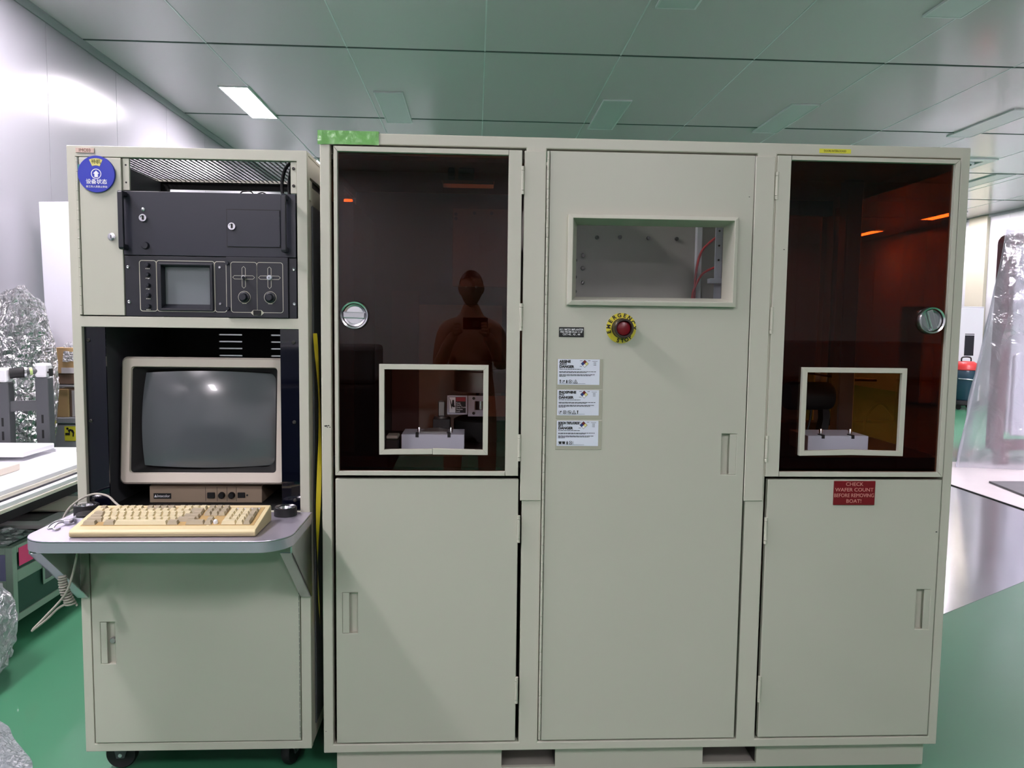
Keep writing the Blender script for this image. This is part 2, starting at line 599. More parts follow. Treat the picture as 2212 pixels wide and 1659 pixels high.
floor = struct('floor', MB().box(RX0 - 0.2, RX1 + 0.2, RY0 - 0.2, RY1 + 0.2, -0.1, 0.0), M_FLOOR)
ceiling = struct('ceiling', MB().box(RX0 - 0.2, RX1 + 0.2, RY0 - 0.2, RY1 + 0.2, RZ + 0.012, RZ + 0.1), M_SEAM)
# ceiling panels: seams at x = 0.06 + 1.085 k and y = 3.95 + 2.07 k
PX, PY = 1.0925, 2.07
xs = [0.055 + PX * k for k in range(-3, 10)]
xs = [RX0] + [x for x in xs if RX0 + 0.1 < x < RX1 - 0.1] + [RX1]
ys = [3.95 + PY * k for k in range(-7, 7)]
ys = [RY0] + [y for y in ys if RY0 + 0.1 < y < RY1 - 0.1] + [RY1]
pan_cache = {}
def panel_mesh(wx, wy):
    key = (round(wx, 3), round(wy, 3))
    if key not in pan_cache:
        b = MB()
        b.box(0.004, wx - 0.004, 0.006, wy - 0.006, 0, 0.012)
        me = bpy.data.meshes.new('ceiling_panel')
        bmesh.ops.recalc_face_normals(b.bm, faces=b.bm.faces)
        b.bm.to_mesh(me)
        b.bm.free()
        me.materials.append(M_CEIL)
        pan_cache[key] = me
    return pan_cache[key]
for i in range(len(xs) - 1):
    for j in range(len(ys) - 1):
        o = bpy.data.objects.new('ceiling_panel', panel_mesh(xs[i + 1] - xs[i], ys[j + 1] - ys[j]))
        C.objects.link(o)
        o.parent = ceiling
        o.location = Vector((xs[i], ys[j], RZ)) - _w(ceiling)
        o.location.z += random.uniform(-0.0012, 0.0)
for y in ys[1:-1]:
    if 0 < y < 12:
        struct('joint_strip', MB().box(RX0 + 0.02, RX1 - 0.02, y + 0.004, y + 0.016, RZ - 0.006, RZ + 0.012), M_SEAMDK, ceiling)

for x in xs[1:-1]:
    struct('seam_strip', MB().box(x - 0.0055, x + 0.0055, -0.4, 13.0, RZ - 0.003, RZ + 0.012), M_LAMPFR, ceiling)

def wall(name, axis, a, b_, at, out, seams, m, skin=0.0):
    """Wall of upright panels with recessed joints. axis 'x': the wall plane is x = at, panels run along y."""
    lo, hi = min(at, at + out), max(at, at + out)
    back = MB().box(lo, hi, a, b_, 0, RZ) if axis == 'x' else MB().box(a, b_, lo, hi, 0, RZ)
    o = struct(name, back, M_SEAM)
    cuts = [a] + [s for s in seams if a < s < b_] + [b_]
    th = -0.012 if out > 0 else 0.012
    for p, q in zip(cuts, cuts[1:]):
        g = 0.003
        l2, h2 = min(at, at + th), max(at, at + th)
        pb = MB().box(l2, h2, p + g, q - g, 0, RZ) if axis == 'x' else MB().box(p + g, q - g, l2, h2, 0, RZ)
        obj('wall_panel', pb, m, o)
    return o
wall('wall_left', 'x', RY0, RY1, RX0, -0.1, [3.5 + 1.07 * k for k in range(-12, 13)], M_WHITE_WALL)
wall('wall_right', 'x', RY0, RY1, RX1, 0.1, [0.2 + 1.1 * k for k in range(-9, 16)], M_WALL_R)
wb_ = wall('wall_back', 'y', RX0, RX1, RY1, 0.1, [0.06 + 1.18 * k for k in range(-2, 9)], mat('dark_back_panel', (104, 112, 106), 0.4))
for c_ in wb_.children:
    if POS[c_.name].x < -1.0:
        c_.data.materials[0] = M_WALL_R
wall('wall_front', 'y', RX0, RX1, RY0, -0.1, [0.06 + 1.18 * k for k in range(-2, 9)], mat('front_wall_panel', (212, 212, 214), 0.3))
struct('trim_1', MB().prism([(RX0 + 0.011, RZ), (RX0 + 0.05, RZ), (RX0 + 0.05, RZ - 0.012), (RX0 + 0.024, RZ - 0.05), (RX0 + 0.011, RZ - 0.05)], 'y', RY0, RY1), M_TRACK)
struct('trim_2', MB().box(RX1 - 0.05, RX1 - 0.013, RY0, RY1, RZ - 0.05, RZ), M_TRACK)
struct('pilaster', MB().box(RX1 - 0.075, RX1 - 0.013, 11.72, 12.25, 0, RZ - 0.01), M_CREAM, bevel=0.004)

# ceiling lights -----------------------------------------------------------
def make_light(x, y, lit, label, group=None, wx=0.28, wy=1.08):
    t = thing('ceiling_light', label, 'ceiling light', (x, y, RZ - 0.018), group)
    b = MB().plate(x - wx / 2, x + wx / 2, y - wy / 2, y + wy / 2, RZ - 0.018, RZ - 0.0015, [(x - wx / 2 + 0.014, x + wx / 2 - 0.014, y - wy / 2 + 0.014, y + wy / 2 - 0.014)], axis='z')
    obj('frame', b, M_LAMPFR, t, bevel=0.002)
    d = MB().box(x - wx / 2 + 0.013, x + wx / 2 - 0.013, y - wy / 2 + 0.013, y + wy / 2 - 0.013, RZ - 0.015, RZ - 0.003)
    obj('diffuser', d, M_DIFF_ON if lit else M_DIFF_OFF, t)
    return t
first_on = make_light(-2.262, 5.57, True, 'brightly lit panel light above the computer rack, the only lit one in plain view')
for x, y, lb in ((-2.262, 8.72, 'lit panel light peeping out between rack top and taped cabinet corner'),
                 (8.86, 11.95, 'small lit panel light far off beyond the cabinet side edge'),
                 (-2.262, 11.87, 'lit panel light hidden behind the big cabinet, seen only as an orange glint'),
                 (-2.262, 2.42, 'lit panel light over the white trays, just above the photo'),
                 (-2.262, -0.7, 'lit panel light above and in front of the computer rack'),
                 (-2.262, -3.85, 'lit panel light behind the photographer, nearest the white wall'),
                 (1.35, -3.85, 'added fill panel light behind the photographer, third along from the white wall'),  # unseen lamp added to lift the cabinet fronts
                 (-2.262, -7.0, 'lit panel light of the rearmost row, nearest the white wall'),
                 (1.35, -7.0, 'added fill panel light of the rearmost row, third from the white wall'),  # made-up lamp, extra frontal fill on the big cabinet
                 (7.34, 2.42, 'added fill panel light in front of the covered machine, past the photo edge'),  # unseen fill added to whiten the draped film
                 (8.86, 5.57, 'lit panel light beyond the photo edge past the covered machine'),
                 (8.86, 8.80, 'lit panel light over the aisle before the vacuum cleaner'),
                 (8.86, 14.80, 'lit panel light farthest along the wall with the pilaster'),
                 (-2.262, 15.0, 'added lit panel light in the far corner hidden behind the big cabinet'),  # unseen lamp added to brighten what the ceiling mirrors on this side
                 (7.34, 5.57, 'added fill panel light over the far end of the covered machine')):  # added fill, shines down through the plastic cover so it glows
    r_ = copy_tree(first_on, (x + 2.262, y - 5.57, 0), lb)
    if (x > 5 and y > 8) or (x, y) in ((7.34, 5.57), (7.34, 2.42), (-2.262, -0.7)):
        for c_ in r_.children:
            if c_.name.startswith('diffuser'):
                c_.data = c_.data.copy()
                c_.data.materials[0] = M_DIFF_ON2 if y > 8 else M_DIFF_ON4 if x > 5 else M_DIFF_ON3
first_off = make_light(-0.84, 5.62, False, 'unlit panel light above the green tape on the big cabinet')
for x, y, lb in ((1.35, 5.68, 'unlit panel light seen above the middle cabinet door'),
                 (3.185, 5.65, 'unlit panel light seen above the red-lit cabinet door, far row'),
                 (5.39, 5.62, 'unlit panel light beyond the top corner of the big cabinet'),
                 (1.34, 2.46, 'unlit panel light cut by the photo top edge over the middle door'),
                 (3.21, 2.46, 'unlit panel light cut by the photo top edge, near its corner'),
                 (7.34, 8.64, 'unlit panel light low over the plastic-covered machine, farthest of the unlit ones')):
    copy_tree(first_off, (x + 0.84, y - 5.62, 0), lb)
t = thing('ceiling_vent', 'square ceiling air diffuser with a round centre beside the big cabinet', 'vent', (6.25, 7.55, RZ - 0.02))
obj('frame', MB().plate(5.9, 6.6, 7.2, 7.9, RZ - 0.02, RZ - 0.002, [(6.02, 6.48, 7.32, 7.78)], axis='z'), M_LAMPFR, t, bevel=0.003)
obj('ring', MB().lathe((6.25, 7.55, RZ - 0.004), [(0.22, 0), (0.22, 0.02), (0.19, 0.03), (0.19, 0)], (0, 0, -1), 32, True), M_GREYCAB, t, smooth=30)
obj('core', MB().lathe((6.25, 7.55, RZ - 0.004), [(0.0, 0), (0.13, 0.0), (0.13, 0.02), (0.0, 0.03)], (0, 0, -1), 32), M_DKSTEEL, t, smooth=30)

# ================================================================== MAIN CABINET
CX0, CX1, CZ0, CZ1, CD = -0.462, 1.508, 0.086, 1.985, 0.92
cab = thing('equipment_cabinet', 'large beige-grey three-bay cabinet with dark amber windows and five doors', 'cabinet', ((CX0 + CX1) / 2, CD / 2, 0))
obj('front_frame', MB().plate(CX0, CX1, CZ0, CZ1, 0, 0.03, [(-0.432, 0.147, 0.113, 1.952), (0.207, 0.846, 0.113, 1.952), (0.906, 1.479, 0.113, 1.952)]), M_PAINT, cab, bevel=0.003)
obj('side_panel', MB().plate(0.03, CD, CZ0, CZ1, CX0, CX0 + 0.012, [(0.34, 0.598, 1.835, 1.892)], axis='x'), M_PAINT, cab)
obj('amber_pane', MB().box(CX0 + 0.003, CX0 + 0.006, 0.336, 0.599, 1.832, 1.895), M_AMBERB, cab, label='small amber side pane')
sp = obj('side_panel', MB().plate(0.03, CD, CZ0, CZ1, CX1 - 0.012, CX1, [(0.07, 0.86, 0.98, 1.93)], axis='x'), M_PAINT, cab)
obj('amber_pane', MB().box(CX1 - 0.009, CX1 - 0.004, 0.068, 0.862, 0.978, 1.932), M_AMBERB, sp, label='amber see-through side pane')
obj('top_panel', MB().plate(CX0, CX1, 0.03, CD, CZ1 - 0.012, CZ1 - 0.001, [(0.22, 0.84, 0.08, 0.34), (-0.30, 0.10, 0.25, 0.50)], axis='z'), M_PAINT, cab)  # openings cut to let light down into the bays
bp = obj('back_panel', MB().plate(CX0, CX1, CZ0, CZ1, CD, CD + 0.012, [(1.0, 1.475, 1.03, 1.92)]), M_PAINT, cab)
obj('amber_pane', MB().box(0.998, 1.477, CD + 0.003, CD + 0.008, 1.028, 1.922), M_AMBERB, bp, label='amber see-through back pane')
obj('bottom_panel', MB().box(CX0, CX1, 0.03, CD, CZ0, CZ0 + 0.012), M_PAINT, cab)
# inner partitions and decks
obj('partition', MB().box(0.168, 0.176, 0.03, CD - 0.01, 0.1, 1.97), M_INNER, cab)
obj('partition', MB().box(0.872, 0.880, 0.03, CD - 0.01, 0.1, 1.97), M_INNER, cab)
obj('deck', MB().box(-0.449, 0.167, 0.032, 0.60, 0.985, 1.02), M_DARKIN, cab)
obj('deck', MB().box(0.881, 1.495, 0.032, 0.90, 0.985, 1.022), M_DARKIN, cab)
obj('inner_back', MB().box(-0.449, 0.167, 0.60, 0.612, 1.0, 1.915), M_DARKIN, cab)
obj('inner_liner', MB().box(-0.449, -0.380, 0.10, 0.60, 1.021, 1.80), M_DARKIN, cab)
obj('inner_ceiling', MB().plate(-0.449, 0.167, 0.04, 0.60, 1.916, 1.93, [(-0.12, 0.06, 0.34, 0.48)], axis='z'), M_INNER, cab)  # opening added so untinted light reaches the port contents
obj('inner_back', MB().box(0.177, 0.871, 0.36, 0.372, 0.9, 1.97), M_INNER, cab)
for x, z in ((0.372, 1.672), (0.372, 1.628), (0.372, 1.578), (0.345, 1.655), (0.345, 1.597), (0.345, 1.547), (0.42, 1.735), (0.50, 1.738), (0.60, 1.736), (0.70, 1.735)):
    obj('bolt', MB().lathe((x, 0.358, z), [(0.0, 0.008), (0.006, 0.007), (0.0075, 0.0)], seg=10), M_BOLT, cab, smooth=40)
# amber inner wall and post of the red-lit bay
obj('inner_post', MB().box(1.345, 1.405, 0.44, 0.50, 1.022, 1.97, 0.004), M_GREYMETAL, cab)
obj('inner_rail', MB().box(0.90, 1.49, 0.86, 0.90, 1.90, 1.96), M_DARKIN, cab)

# mullion covers
for x0, x1 in ((0.141, 0.206), (0.840, 0.900)):
    obj('mullion_cover', MB().box(x0, x1, -0.005, 0.0, 0.889, 1.944, 0.002), M_PAINT, cab)

# plinth with fork pockets
pl = obj('plinth', MB().plate(-0.427, 1.485, 0.0, CZ0 - 0.001, 0.032, 0.044, [(0.095, 0.268, 0.012, 0.08), (0.749, 0.926, 0.012, 0.08)]), M_PAINT, cab)
for x0, x1 in ((0.095, 0.268), (0.749, 0.926)):
    obj('fork_pocket', MB().plate(0.046, 0.86, 0.008, 0.084, x0 - 0.006, x0, axis='x'), M_DARKIN, pl)
    obj('fork_pocket', MB().plate(0.046, 0.86, 0.008, 0.084, x1, x1 + 0.006, axis='x'), M_DARKIN, pl)
    obj('fork_pocket', MB().box(x0, x1, 0.046, 0.86, 0.004, 0.009), M_INNER, pl)
obj('base', MB().box(-0.42, 1.478, 0.3, 0.88, 0.0, 0.0855), M_DARKIN, cab)

# hinges ----------------------------------------------------------------
def hinge(x, z0, z1, door, flip):
    b = MB()
    L = z1 - z0
    r = 0.0052
    y = -0.0052
    b.cyl((x, y, z0), (x, y, z0 + 0.011), r, seg=12)
    b.cyl((x, y, z0 + 0.0122), (x, y, z1 - 0.0122), r * 1.0, seg=12)
    b.cyl((x, y, z1 - 0.011), (x, y, z1), r, seg=12)
    b.box(x - 0.002, x + 0.002, -0.004, 0.004, z0 + 0.002, z1 - 0.002)
    h = obj('hinge', b, M_PAINT, door, smooth=40)
    return h

def flush_pull(door, xa, xb, xc, z0, z1, yf, flip=False):
    """Recessed pull: a flat paddle flush with the door beside an open pocket. xa..xb paddle, xb..xc pocket."""
    lo, hi = min(xa, xb), max(xa, xb)
    obj('pull_paddle', MB().box(lo + 0.001, hi, yf + 0.0006, yf + 0.004, z0 + 0.001, z1 - 0.001, 0.0006), M_PAINT_DOOR, door)
    lo, hi = min(xa, xc), max(xa, xc)
    pk = MB()
    pk.plate(lo - 0.001, hi + 0.001, z0 - 0.001, z1 + 0.001, yf + 0.016, yf + 0.018)
    pk.box(lo - 0.001, hi + 0.001, yf + 0.012, yf + 0.016, z0 - 0.001, z0 + 0.0006)
    return obj('pull_pocket', pk, M_PAINT_DOOR, door)

YF = -0.002   # door fronts
def steel_door(x0, x1, z0, z1, holes=(), name='door', th=0.020):
    return obj(name, MB().plate(x0, x1, z0, z1, YF, YF + th, holes), M_PAINT_DOOR, cab, bevel=0.0018)

# lower left door
dLL = steel_door(-0.421, 0.136, 0.119, 0.9555, [(-0.402, -0.355, 0.472, 0.601)])
flush_pull(dLL, -0.402, -0.381, -0.355, 0.472, 0.601, YF)
for z1 in (0.843, 0.328):
    hinge(0.1375, z1 - 0.084, z1, dLL, 1)
# lower right door
dRL = steel_door(0.916, 1.4755, 0.119, 0.957, [(1.413, 1.459, 0.472, 0.603)])
flush_pull(dRL, 1.459, 1.438, 1.413, 0.472, 0.603, YF)
for z1 in (0.837, 0.323):
    hinge(0.9135, z1 - 0.084, z1, dRL, -1)
# tall middle door with recessed window
dC = steel_door(0.218, 0.838, 0.119, 1.946, [(0.286, 0.779, 1.503, 1.750), (0.765, 0.812, 0.972, 1.100)])
flush_pull(dC, 0.812, 0.790, 0.765, 0.972, 1.100, YF)
b = MB()
z = 0.124
while z < 1.94:
    b.cyl((0.2125, -0.003, z), (0.2125, -0.003, min(z + 0.0275, 1.944)), 0.0040, seg=10)
    z += 0.0285
obj('piano_hinge', b, M_PAINT, dC, smooth=40)
b = MB()
rects = [((0.274, 0.789, 1.490, 1.760), YF), ((0.274, 0.789, 1.490, 1.760), -0.018), ((0.288, 0.777, 1.504, 1.748), -0.021), ((0.309, 0.766, 1.518, 1.737), 0.055), ((0.305, 0.770, 1.514, 1.741), 0.058)]
loops = [[b.bm.verts.new(p) for p in ((r[0], y, r[2]), (r[1], y, r[2]), (r[1], y, r[3]), (r[0], y, r[3]))] for r, y in rects]
for A, B in zip(loops, loops[1:]):
    for i in range(4):
        b.bm.faces.new((A[i], A[(i + 1) % 4], B[(i + 1) % 4], B[i]))
obj('window_trim', b, M_PAINT, dC, bevel=0.0015)
obj('window_pane', MB().box(0.306, 0.769, 0.0565, 0.0595, 1.515, 1.740), M_CLEAR, dC, label='clear window pane')

# upper doors with amber panes
def window_door(x0, x1, z0, z1, pane, hole, wide, hx, latch, lname):
    px0, px1, pz0, pz1 = pane
    d = obj('door', MB().plate(x0, x1, z0, z1, YF, YF + 0.016, [(px0, px1, pz0, pz1)]), M_PAINT_DOOR, cab, bevel=0.0018)
    # slim trim strips with mitred corners lying on the door around the pane
    if wide == 'r':
        strips = [[(x0, z0), (px0, pz0), (px0, pz1), (x0, z1)], [(x0, z1), (px0, pz1), (px1, pz1), (px1, z1)], [(x0, z0), (px1, z0), (px1, pz0), (px0, pz0)], [(px1, z0), (x1, z0), (x1, z1), (px1, z1)]]
    else:
        strips = [[(x1, z0), (x1, z1), (px1, pz1), (px1, pz0)], [(x1, z1), (px0, z1), (px0, pz1), (px1, pz1)], [(x1, z0), (px1, pz0), (px0, pz0), (px0, z0)], [(px0, z0), (px0, z1), (x0, z1), (x0, z0)]]
    for s in strips:
        cx = sum(p[0] for p in s) / 4
        cz = sum(p[1] for p in s) / 4
        g = 0.0007
        s2 = [(p[0] + (g if p[0] < cx else -g), p[1] + (g if p[1] < cz else -g)) for p in s]
        obj('trim_strip', MB().prism(s2, 'y', YF - 0.0055, YF), M_PAINT, d, bevel=0.0008)
    hx0, hx1, hz0, hz1 = hole
    obj('amber_pane', MB().plate(px0 - 0.004, px1 + 0.004, pz0 - 0.004, pz1 + 0.004, 0.004, 0.0095, [(hx0 + 0.008, hx1 - 0.008, hz0 + 0.008, hz1 - 0.008)]), M_AMBER, d, label='dark amber see-through pane with a square opening')
    # square port frame clamped on the pane, in mitred lengths
    ix0, ix1, iz0, iz1 = hx0 + 0.0155, hx1 - 0.0155, hz0 + 0.0155, hz1 - 0.0155
    if wide == 'r':
        xm = (hx0 + hx1) / 2 - 0.004
        pf = [[(hx0, hz0), (ix0, iz0), (ix0, iz1), (hx0, hz1)], [(hx0, hz1), (ix0, iz1), (ix1, iz1), (hx1, hz1)], [(hx1, hz1), (ix1, iz1), (ix1, iz0), (hx1, hz0)],
              [(hx0, hz0), (xm, hz0 + 0.002), (xm, iz0 + 0.002), (ix0, iz0)], [(xm + 0.001, hz0 + 0.001), (hx1, hz0), (ix1, iz0), (xm + 0.001, iz0 + 0.0035)]]
    else:
        xm = (hx0 + hx1) / 2
        pf = [[(hx0, hz0), (ix0, iz0), (ix0, iz1), (hx0, hz1)], [(hx0, hz1), (ix0, iz1), (ix1, iz1), (hx1, hz1)], [(hx1, hz1), (ix1, iz1), (ix1, iz0), (hx1, hz0)],
              [(hx0, hz0), (xm, hz0 + 0.003), (hx1, hz0), (ix1, iz0), (xm, iz0 + 0.004), (ix0, iz0)]]
    for s in pf:
        obj('port_frame', MB().prism(s, 'y', -0.010, 0.004), M_PAINT, d, bevel=0.0008)
    # round flush twist latch
    lx, lz, ang = latch
    obj('latch_ring', MB().lathe((lx, 0.004, lz), [(0.043, 0.0), (0.043, 0.010), (0.040, 0.015), (0.0355, 0.013), (0.0355, 0.002)], seg=40), M_CHROME, d, smooth=35)
    obj('latch_disc', MB().lathe((lx, 0.003, lz), [(0.0, 0.003), (0.026, 0.003), (0.0275, 0.005), (0.033, 0.006), (0.034, 0.0)], seg=40), M_CHROME, d, smooth=35)
    gb = MB().box(-0.033, 0.031, -0.011, -0.003, -0.0095, 0.0095, 0.0025, 2)
    gb.xform(Matrix.Translation((lx, 0.0, lz)) @ Matrix.Rotation(ang, 4, 'Y'))
    obj('latch_grip', gb, M_SATIN if wide == 'r' else M_CHROME, d)
    for z1 in (1.898, 1.493, 1.095):
        hinge(hx, z1 - 0.082, z1, d, 1)
    return d
dLU = window_door(-0.421, 0.1345, 0.9665, 1.945, (-0.409, 0.094, 0.980, 1.929), (-0.288, 0.0405, 1.0315, 1.306), 'r', 0.1365, (-0.361, 1.451, 0.02), 'a')
dRU = window_door(0.905, 1.4735, 0.9665, 1.948, (0.948, 1.4575, 0.982, 1.934), (1.0085, 1.3395, 1.0335, 1.309), 'l', 0.9065, (1.411, 1.458, math.radians(72)), 'b')

# emergency stop -----------------------------------------------------------
ex, ez = 0.4425, 1.4222
es = obj('emergency_stop', MB().lathe((ex, YF, ez), [(0.0, 0.0), (0.046, 0.0), (0.046, 0.0018), (0.0455, 0.0024), (0.0, 0.0024)], seg=48), M_ESTOP, cab, smooth=30, label='yellow round emergency stop with a red button')
obj('guard_ring', MB().lathe((ex, YF - 0.0024, ez), [(0.0305, 0.0), (0.0305, 0.010), (0.029, 0.012), (0.029, 0.046), (0.027, 0.048), (0.0235, 0.048), (0.0225, 0.046), (0.0225, 0.0)], seg=40), M_GUARD, es, smooth=35, label='dark brown guard collar')
obj('push_button', MB().lathe((ex, YF - 0.0024, ez), [(0.0, 0.040), (0.015, 0.0395), (0.0205, 0.037), (0.0215, 0.034), (0.0215, 0.0)], seg=36), M_RED, es, smooth=40, label='dark red push button')
for word, a0, step, inward in (('EMERGENCY', 198, -24.5, 1), ('STOP', 256, 20, -1)):
    for i, ch in enumerate(word):
        a = math.radians(a0 + step * i)
        rr = 0.0388
        text(ch, 0.0165, ex + rr * math.cos(a), ez + rr * math.sin(a), YF - 0.0027, M_TEXT, es, rot=(PI / 2 - a) if inward > 0 else (-PI / 2 - a), bold=0.0006)

# small signs ---------------------------------------------------------------
pl = obj('circuit_plate', MB().box(0.2525, 0.3285, YF - 0.0015, YF, 1.3935, 1.4235), M_TEXT, cab, label='small black plate with white lettering')
for s, dz in (('AV1 IMC03 IMPLANTER', 0.0225), ('FED FROM DS-& 11.4F', 0.0152), ('CKT-42 , 43 , 44', 0.0078)):
    text(s, 0.0082, 0.2905, 1.3935 + dz, YF - 0.0017, M_WHITE, pl, bold=0.0001, sx=0.86 if len(s) > 17 else 0.95)
def hazard_card(zt, name, formula, icons, sq):
    c = obj('hazard_card', MB().box(0.247, 0.389, YF - 0.0012, YF, zt - 0.0905, zt, 0.0005), M_POUCH, cab, label='laminated gas card headed ' + name.title())
    obj('card_face', MB().box(0.251, 0.379, YF - 0.0018, YF - 0.0012, zt - 0.079, zt - 0.001), M_CARD, c)
    y = YF - 0.0020
    text(name, 0.0105, 0.2555, zt - 0.0085, y, M_TEXT, c, 'LEFT', bold=0.0006, sx=sq)
    text(formula, 0.0095, 0.2555, zt - 0.0160, y, M_TEXT, c, 'LEFT', bold=0.0003)
    text('DANGER', 0.0105, 0.2555, zt - 0.0243, y, M_TEXT, c, 'LEFT', bold=0.0006, sx=1.05)
    b = MB()
    rnd = random.Random(name)
    for row, (x1, z) in enumerate(((0.322, 0.0315), (0.368, 0.0390), (0.340, 0.0415), (0.364, 0.0480), (0.352, 0.0508), (0.276, 0.0535))):
        x = 0.2555
        while x < x1:
            L = rnd.uniform(0.004, 0.011)
            b.box(x, min(x + L, x1), y - 0.0002, y, zt - z - 0.0008, zt - z + 0.0008)
            x += L + 0.0012
    b.box(0.2555, 0.336, y - 0.0002, y, zt - 0.0755, zt - 0.0748)
    for k in range(4):
        b.box(0.360, 0.368, y - 0.0002, y, zt - 0.011 - 0.003 * k, zt - 0.0102 - 0.003 * k)
    b.box(0.356, 0.372, y - 0.0002, y, zt - 0.0072, zt - 0.0064)
    b.box(0.318, 0.326, y - 0.0002, y, zt - 0.006, zt - 0.0048)
    b.box(0.318, 0.325, y - 0.0002, y, zt - 0.0235, zt - 0.0223)
    b.box(0.343, 0.350, y - 0.0002, y, zt - 0.006, zt - 0.0048)
    obj('fine_print', b, M_TEXT, c, kind='stuff')
    cx, cz, q = 0.333, zt - 0.0145, 0.0056
    obj('hazard_diamond', MB().prism([(cx, cz - 2.15 * q), (cx + 2.15 * q, cz), (cx, cz + 2.15 * q), (cx - 2.15 * q, cz)], 'y', y - 0.0001, y + 0.0001), M_TEXT, c)
    for dx, dz, m in ((0, q, M_HAZR), (-q, 0, M_HAZB), (q, 0, M_HAZY), (0, -q, M_WHITE)):
        p = [(cx + dx, cz + dz - q * 0.93), (cx + dx + q * 0.93, cz + dz), (cx + dx, cz + dz + q * 0.93), (cx + dx - q * 0.93, cz + dz)]
        obj('diamond_field', MB().prism(p, 'y', y - 0.0004, y), m, c)
    x = 0.2565
    zi = zt - 0.069
    for ic in icons:
        b = MB()
        w_ = 0.010
        if ic == 'torch':
            b.prism([(x, zi + .005), (x + .005, zi + .005), (x + .0038, zi + .001), (x + .0036, zi - .005), (x + .0014, zi - .005), (x + .0012, zi + .001)], 'y', y - 0.0003, y); w_ = 0.008
        elif ic == 'glove':
            b.prism([(x, zi - .004), (x + .006, zi - .004), (x + .006, zi - .003), (x + .001, zi - .003), (x + .001, zi + .004), (x, zi + .004)], 'y', y - 0.0003, y)
            b.prism([(x + .004, zi - .001), (x + .007, zi - .001), (x + .0085, zi + .004), (x + .004, zi + .003)], 'y', y - 0.0003, y); w_ = 0.0125
        elif ic == 'bottle':
            b.prism([(x, zi - .005), (x + .004, zi - .005), (x + .004, zi + .001), (x + .0028, zi + .005), (x + .0012, zi + .005), (x, zi + .001)], 'y', y - 0.0003, y); w_ = 0.0075
        elif ic in ('cross', 'nosmoke'):
            b.lathe((x + .005, y, zi), [(0.0055, 0), (0.0055, 0.0003), (0.0045, 0.0003), (0.0045, 0)], seg=20, closed=True)
            for s_ in ((1, -1) if ic == 'cross' else (-1,)):
                b.prism([(x + .005 - .0038, zi - s_ * .0030), (x + .005 - .0030, zi - s_ * .0038), (x + .005 + .0038, zi + s_ * .0030), (x + .005 + .0030, zi + s_ * .0038)], 'y', y - 0.0003, y)
            if ic == 'nosmoke':
                b.box(x + .002, x + .008, y - 0.0003, y, zi - .0012, zi + .0006)
            else:
                b.box(x + .0125, x + .0132, y - 0.0003, y, zi - .0045, zi + .0045)
            w_ = 0.0155 if ic == 'cross' else 0.0125
        elif ic == 'triangle':
            for p, q2 in (((x, zi - .005), (x + .006, zi + .0055)), ((x + .006, zi + .0055), (x + .012, zi - .005)), ((x + .012, zi - .005), (x, zi - .005))):
                dx, dz = q2[0] - p[0], q2[1] - p[1]
                L = math.hypot(dx, dz); nx, nz = -dz / L * .0006, dx / L * .0006
                b.prism([(p[0] + nx, p[1] + nz), (q2[0] + nx, q2[1] + nz), (q2[0] - nx, q2[1] - nz), (p[0] - nx, p[1] - nz)], 'y', y - 0.0003, y)
            b.prism([(x + .0045, zi - .003), (x + .0075, zi - .003), (x + .006, zi + .002)], 'y', y - 0.0003, y); w_ = 0.0145
        elif ic == 'goggles':
            for k in (0, .011):
                b.prism([(x + k, zi + .004), (x + k + .010, zi + .004), (x + k + .009, zi - .004), (x + k + .002, zi - .004)], 'y', y - 0.0003, y)
            w_ = 0.025
        obj('pictogram', b, M_TEXT, c)
        x += w_
hazard_card(1.3275, 'ARSINE', 'ASH3', ('torch', 'glove', 'bottle', 'cross', 'triangle'), 1.0)
hazard_card(1.2335, 'PHOSPHINE', 'PH3', ('glove', 'cross', 'nosmoke', 'triangle', 'torch'), 0.95)
hazard_card(1.1390, 'BORON TRIFLUORIDE', 'BF3', ('goggles', 'bottle', 'cross'), 0.62)
st = obj('interlock_sticker', MB().box(1.035, 1.1325, -0.0012, 0.0, 1.9588, 1.9715), M_LEMON, cab, label='lemon yellow strip sticker')
text('DOORS INTERLOCKED', 0.0085, 1.083, 1.9650, -0.0014, M_OLIVE, st, sx=0.78, bold=0.0001)
pq = obj('warning_plaque', MB().box(1.126, 1.2585, YF - 0.0045, YF, 0.877, 0.9535, 0.001), M_PLAQUE, cab, label='dark red plaque with engraved pink lettering')
for s, dz in (('CHECK', 0.0665), ('WAFER COUNT', 0.0485), ('BEFORE REMOVING', 0.0305), ('BOAT!', 0.0125)):
    text(s, 0.0163, 1.191, 0.877 + dz, YF - 0.0048, M_PLAQTXT, pq, sx=0.90 if len(s) > 12 else 1.05)

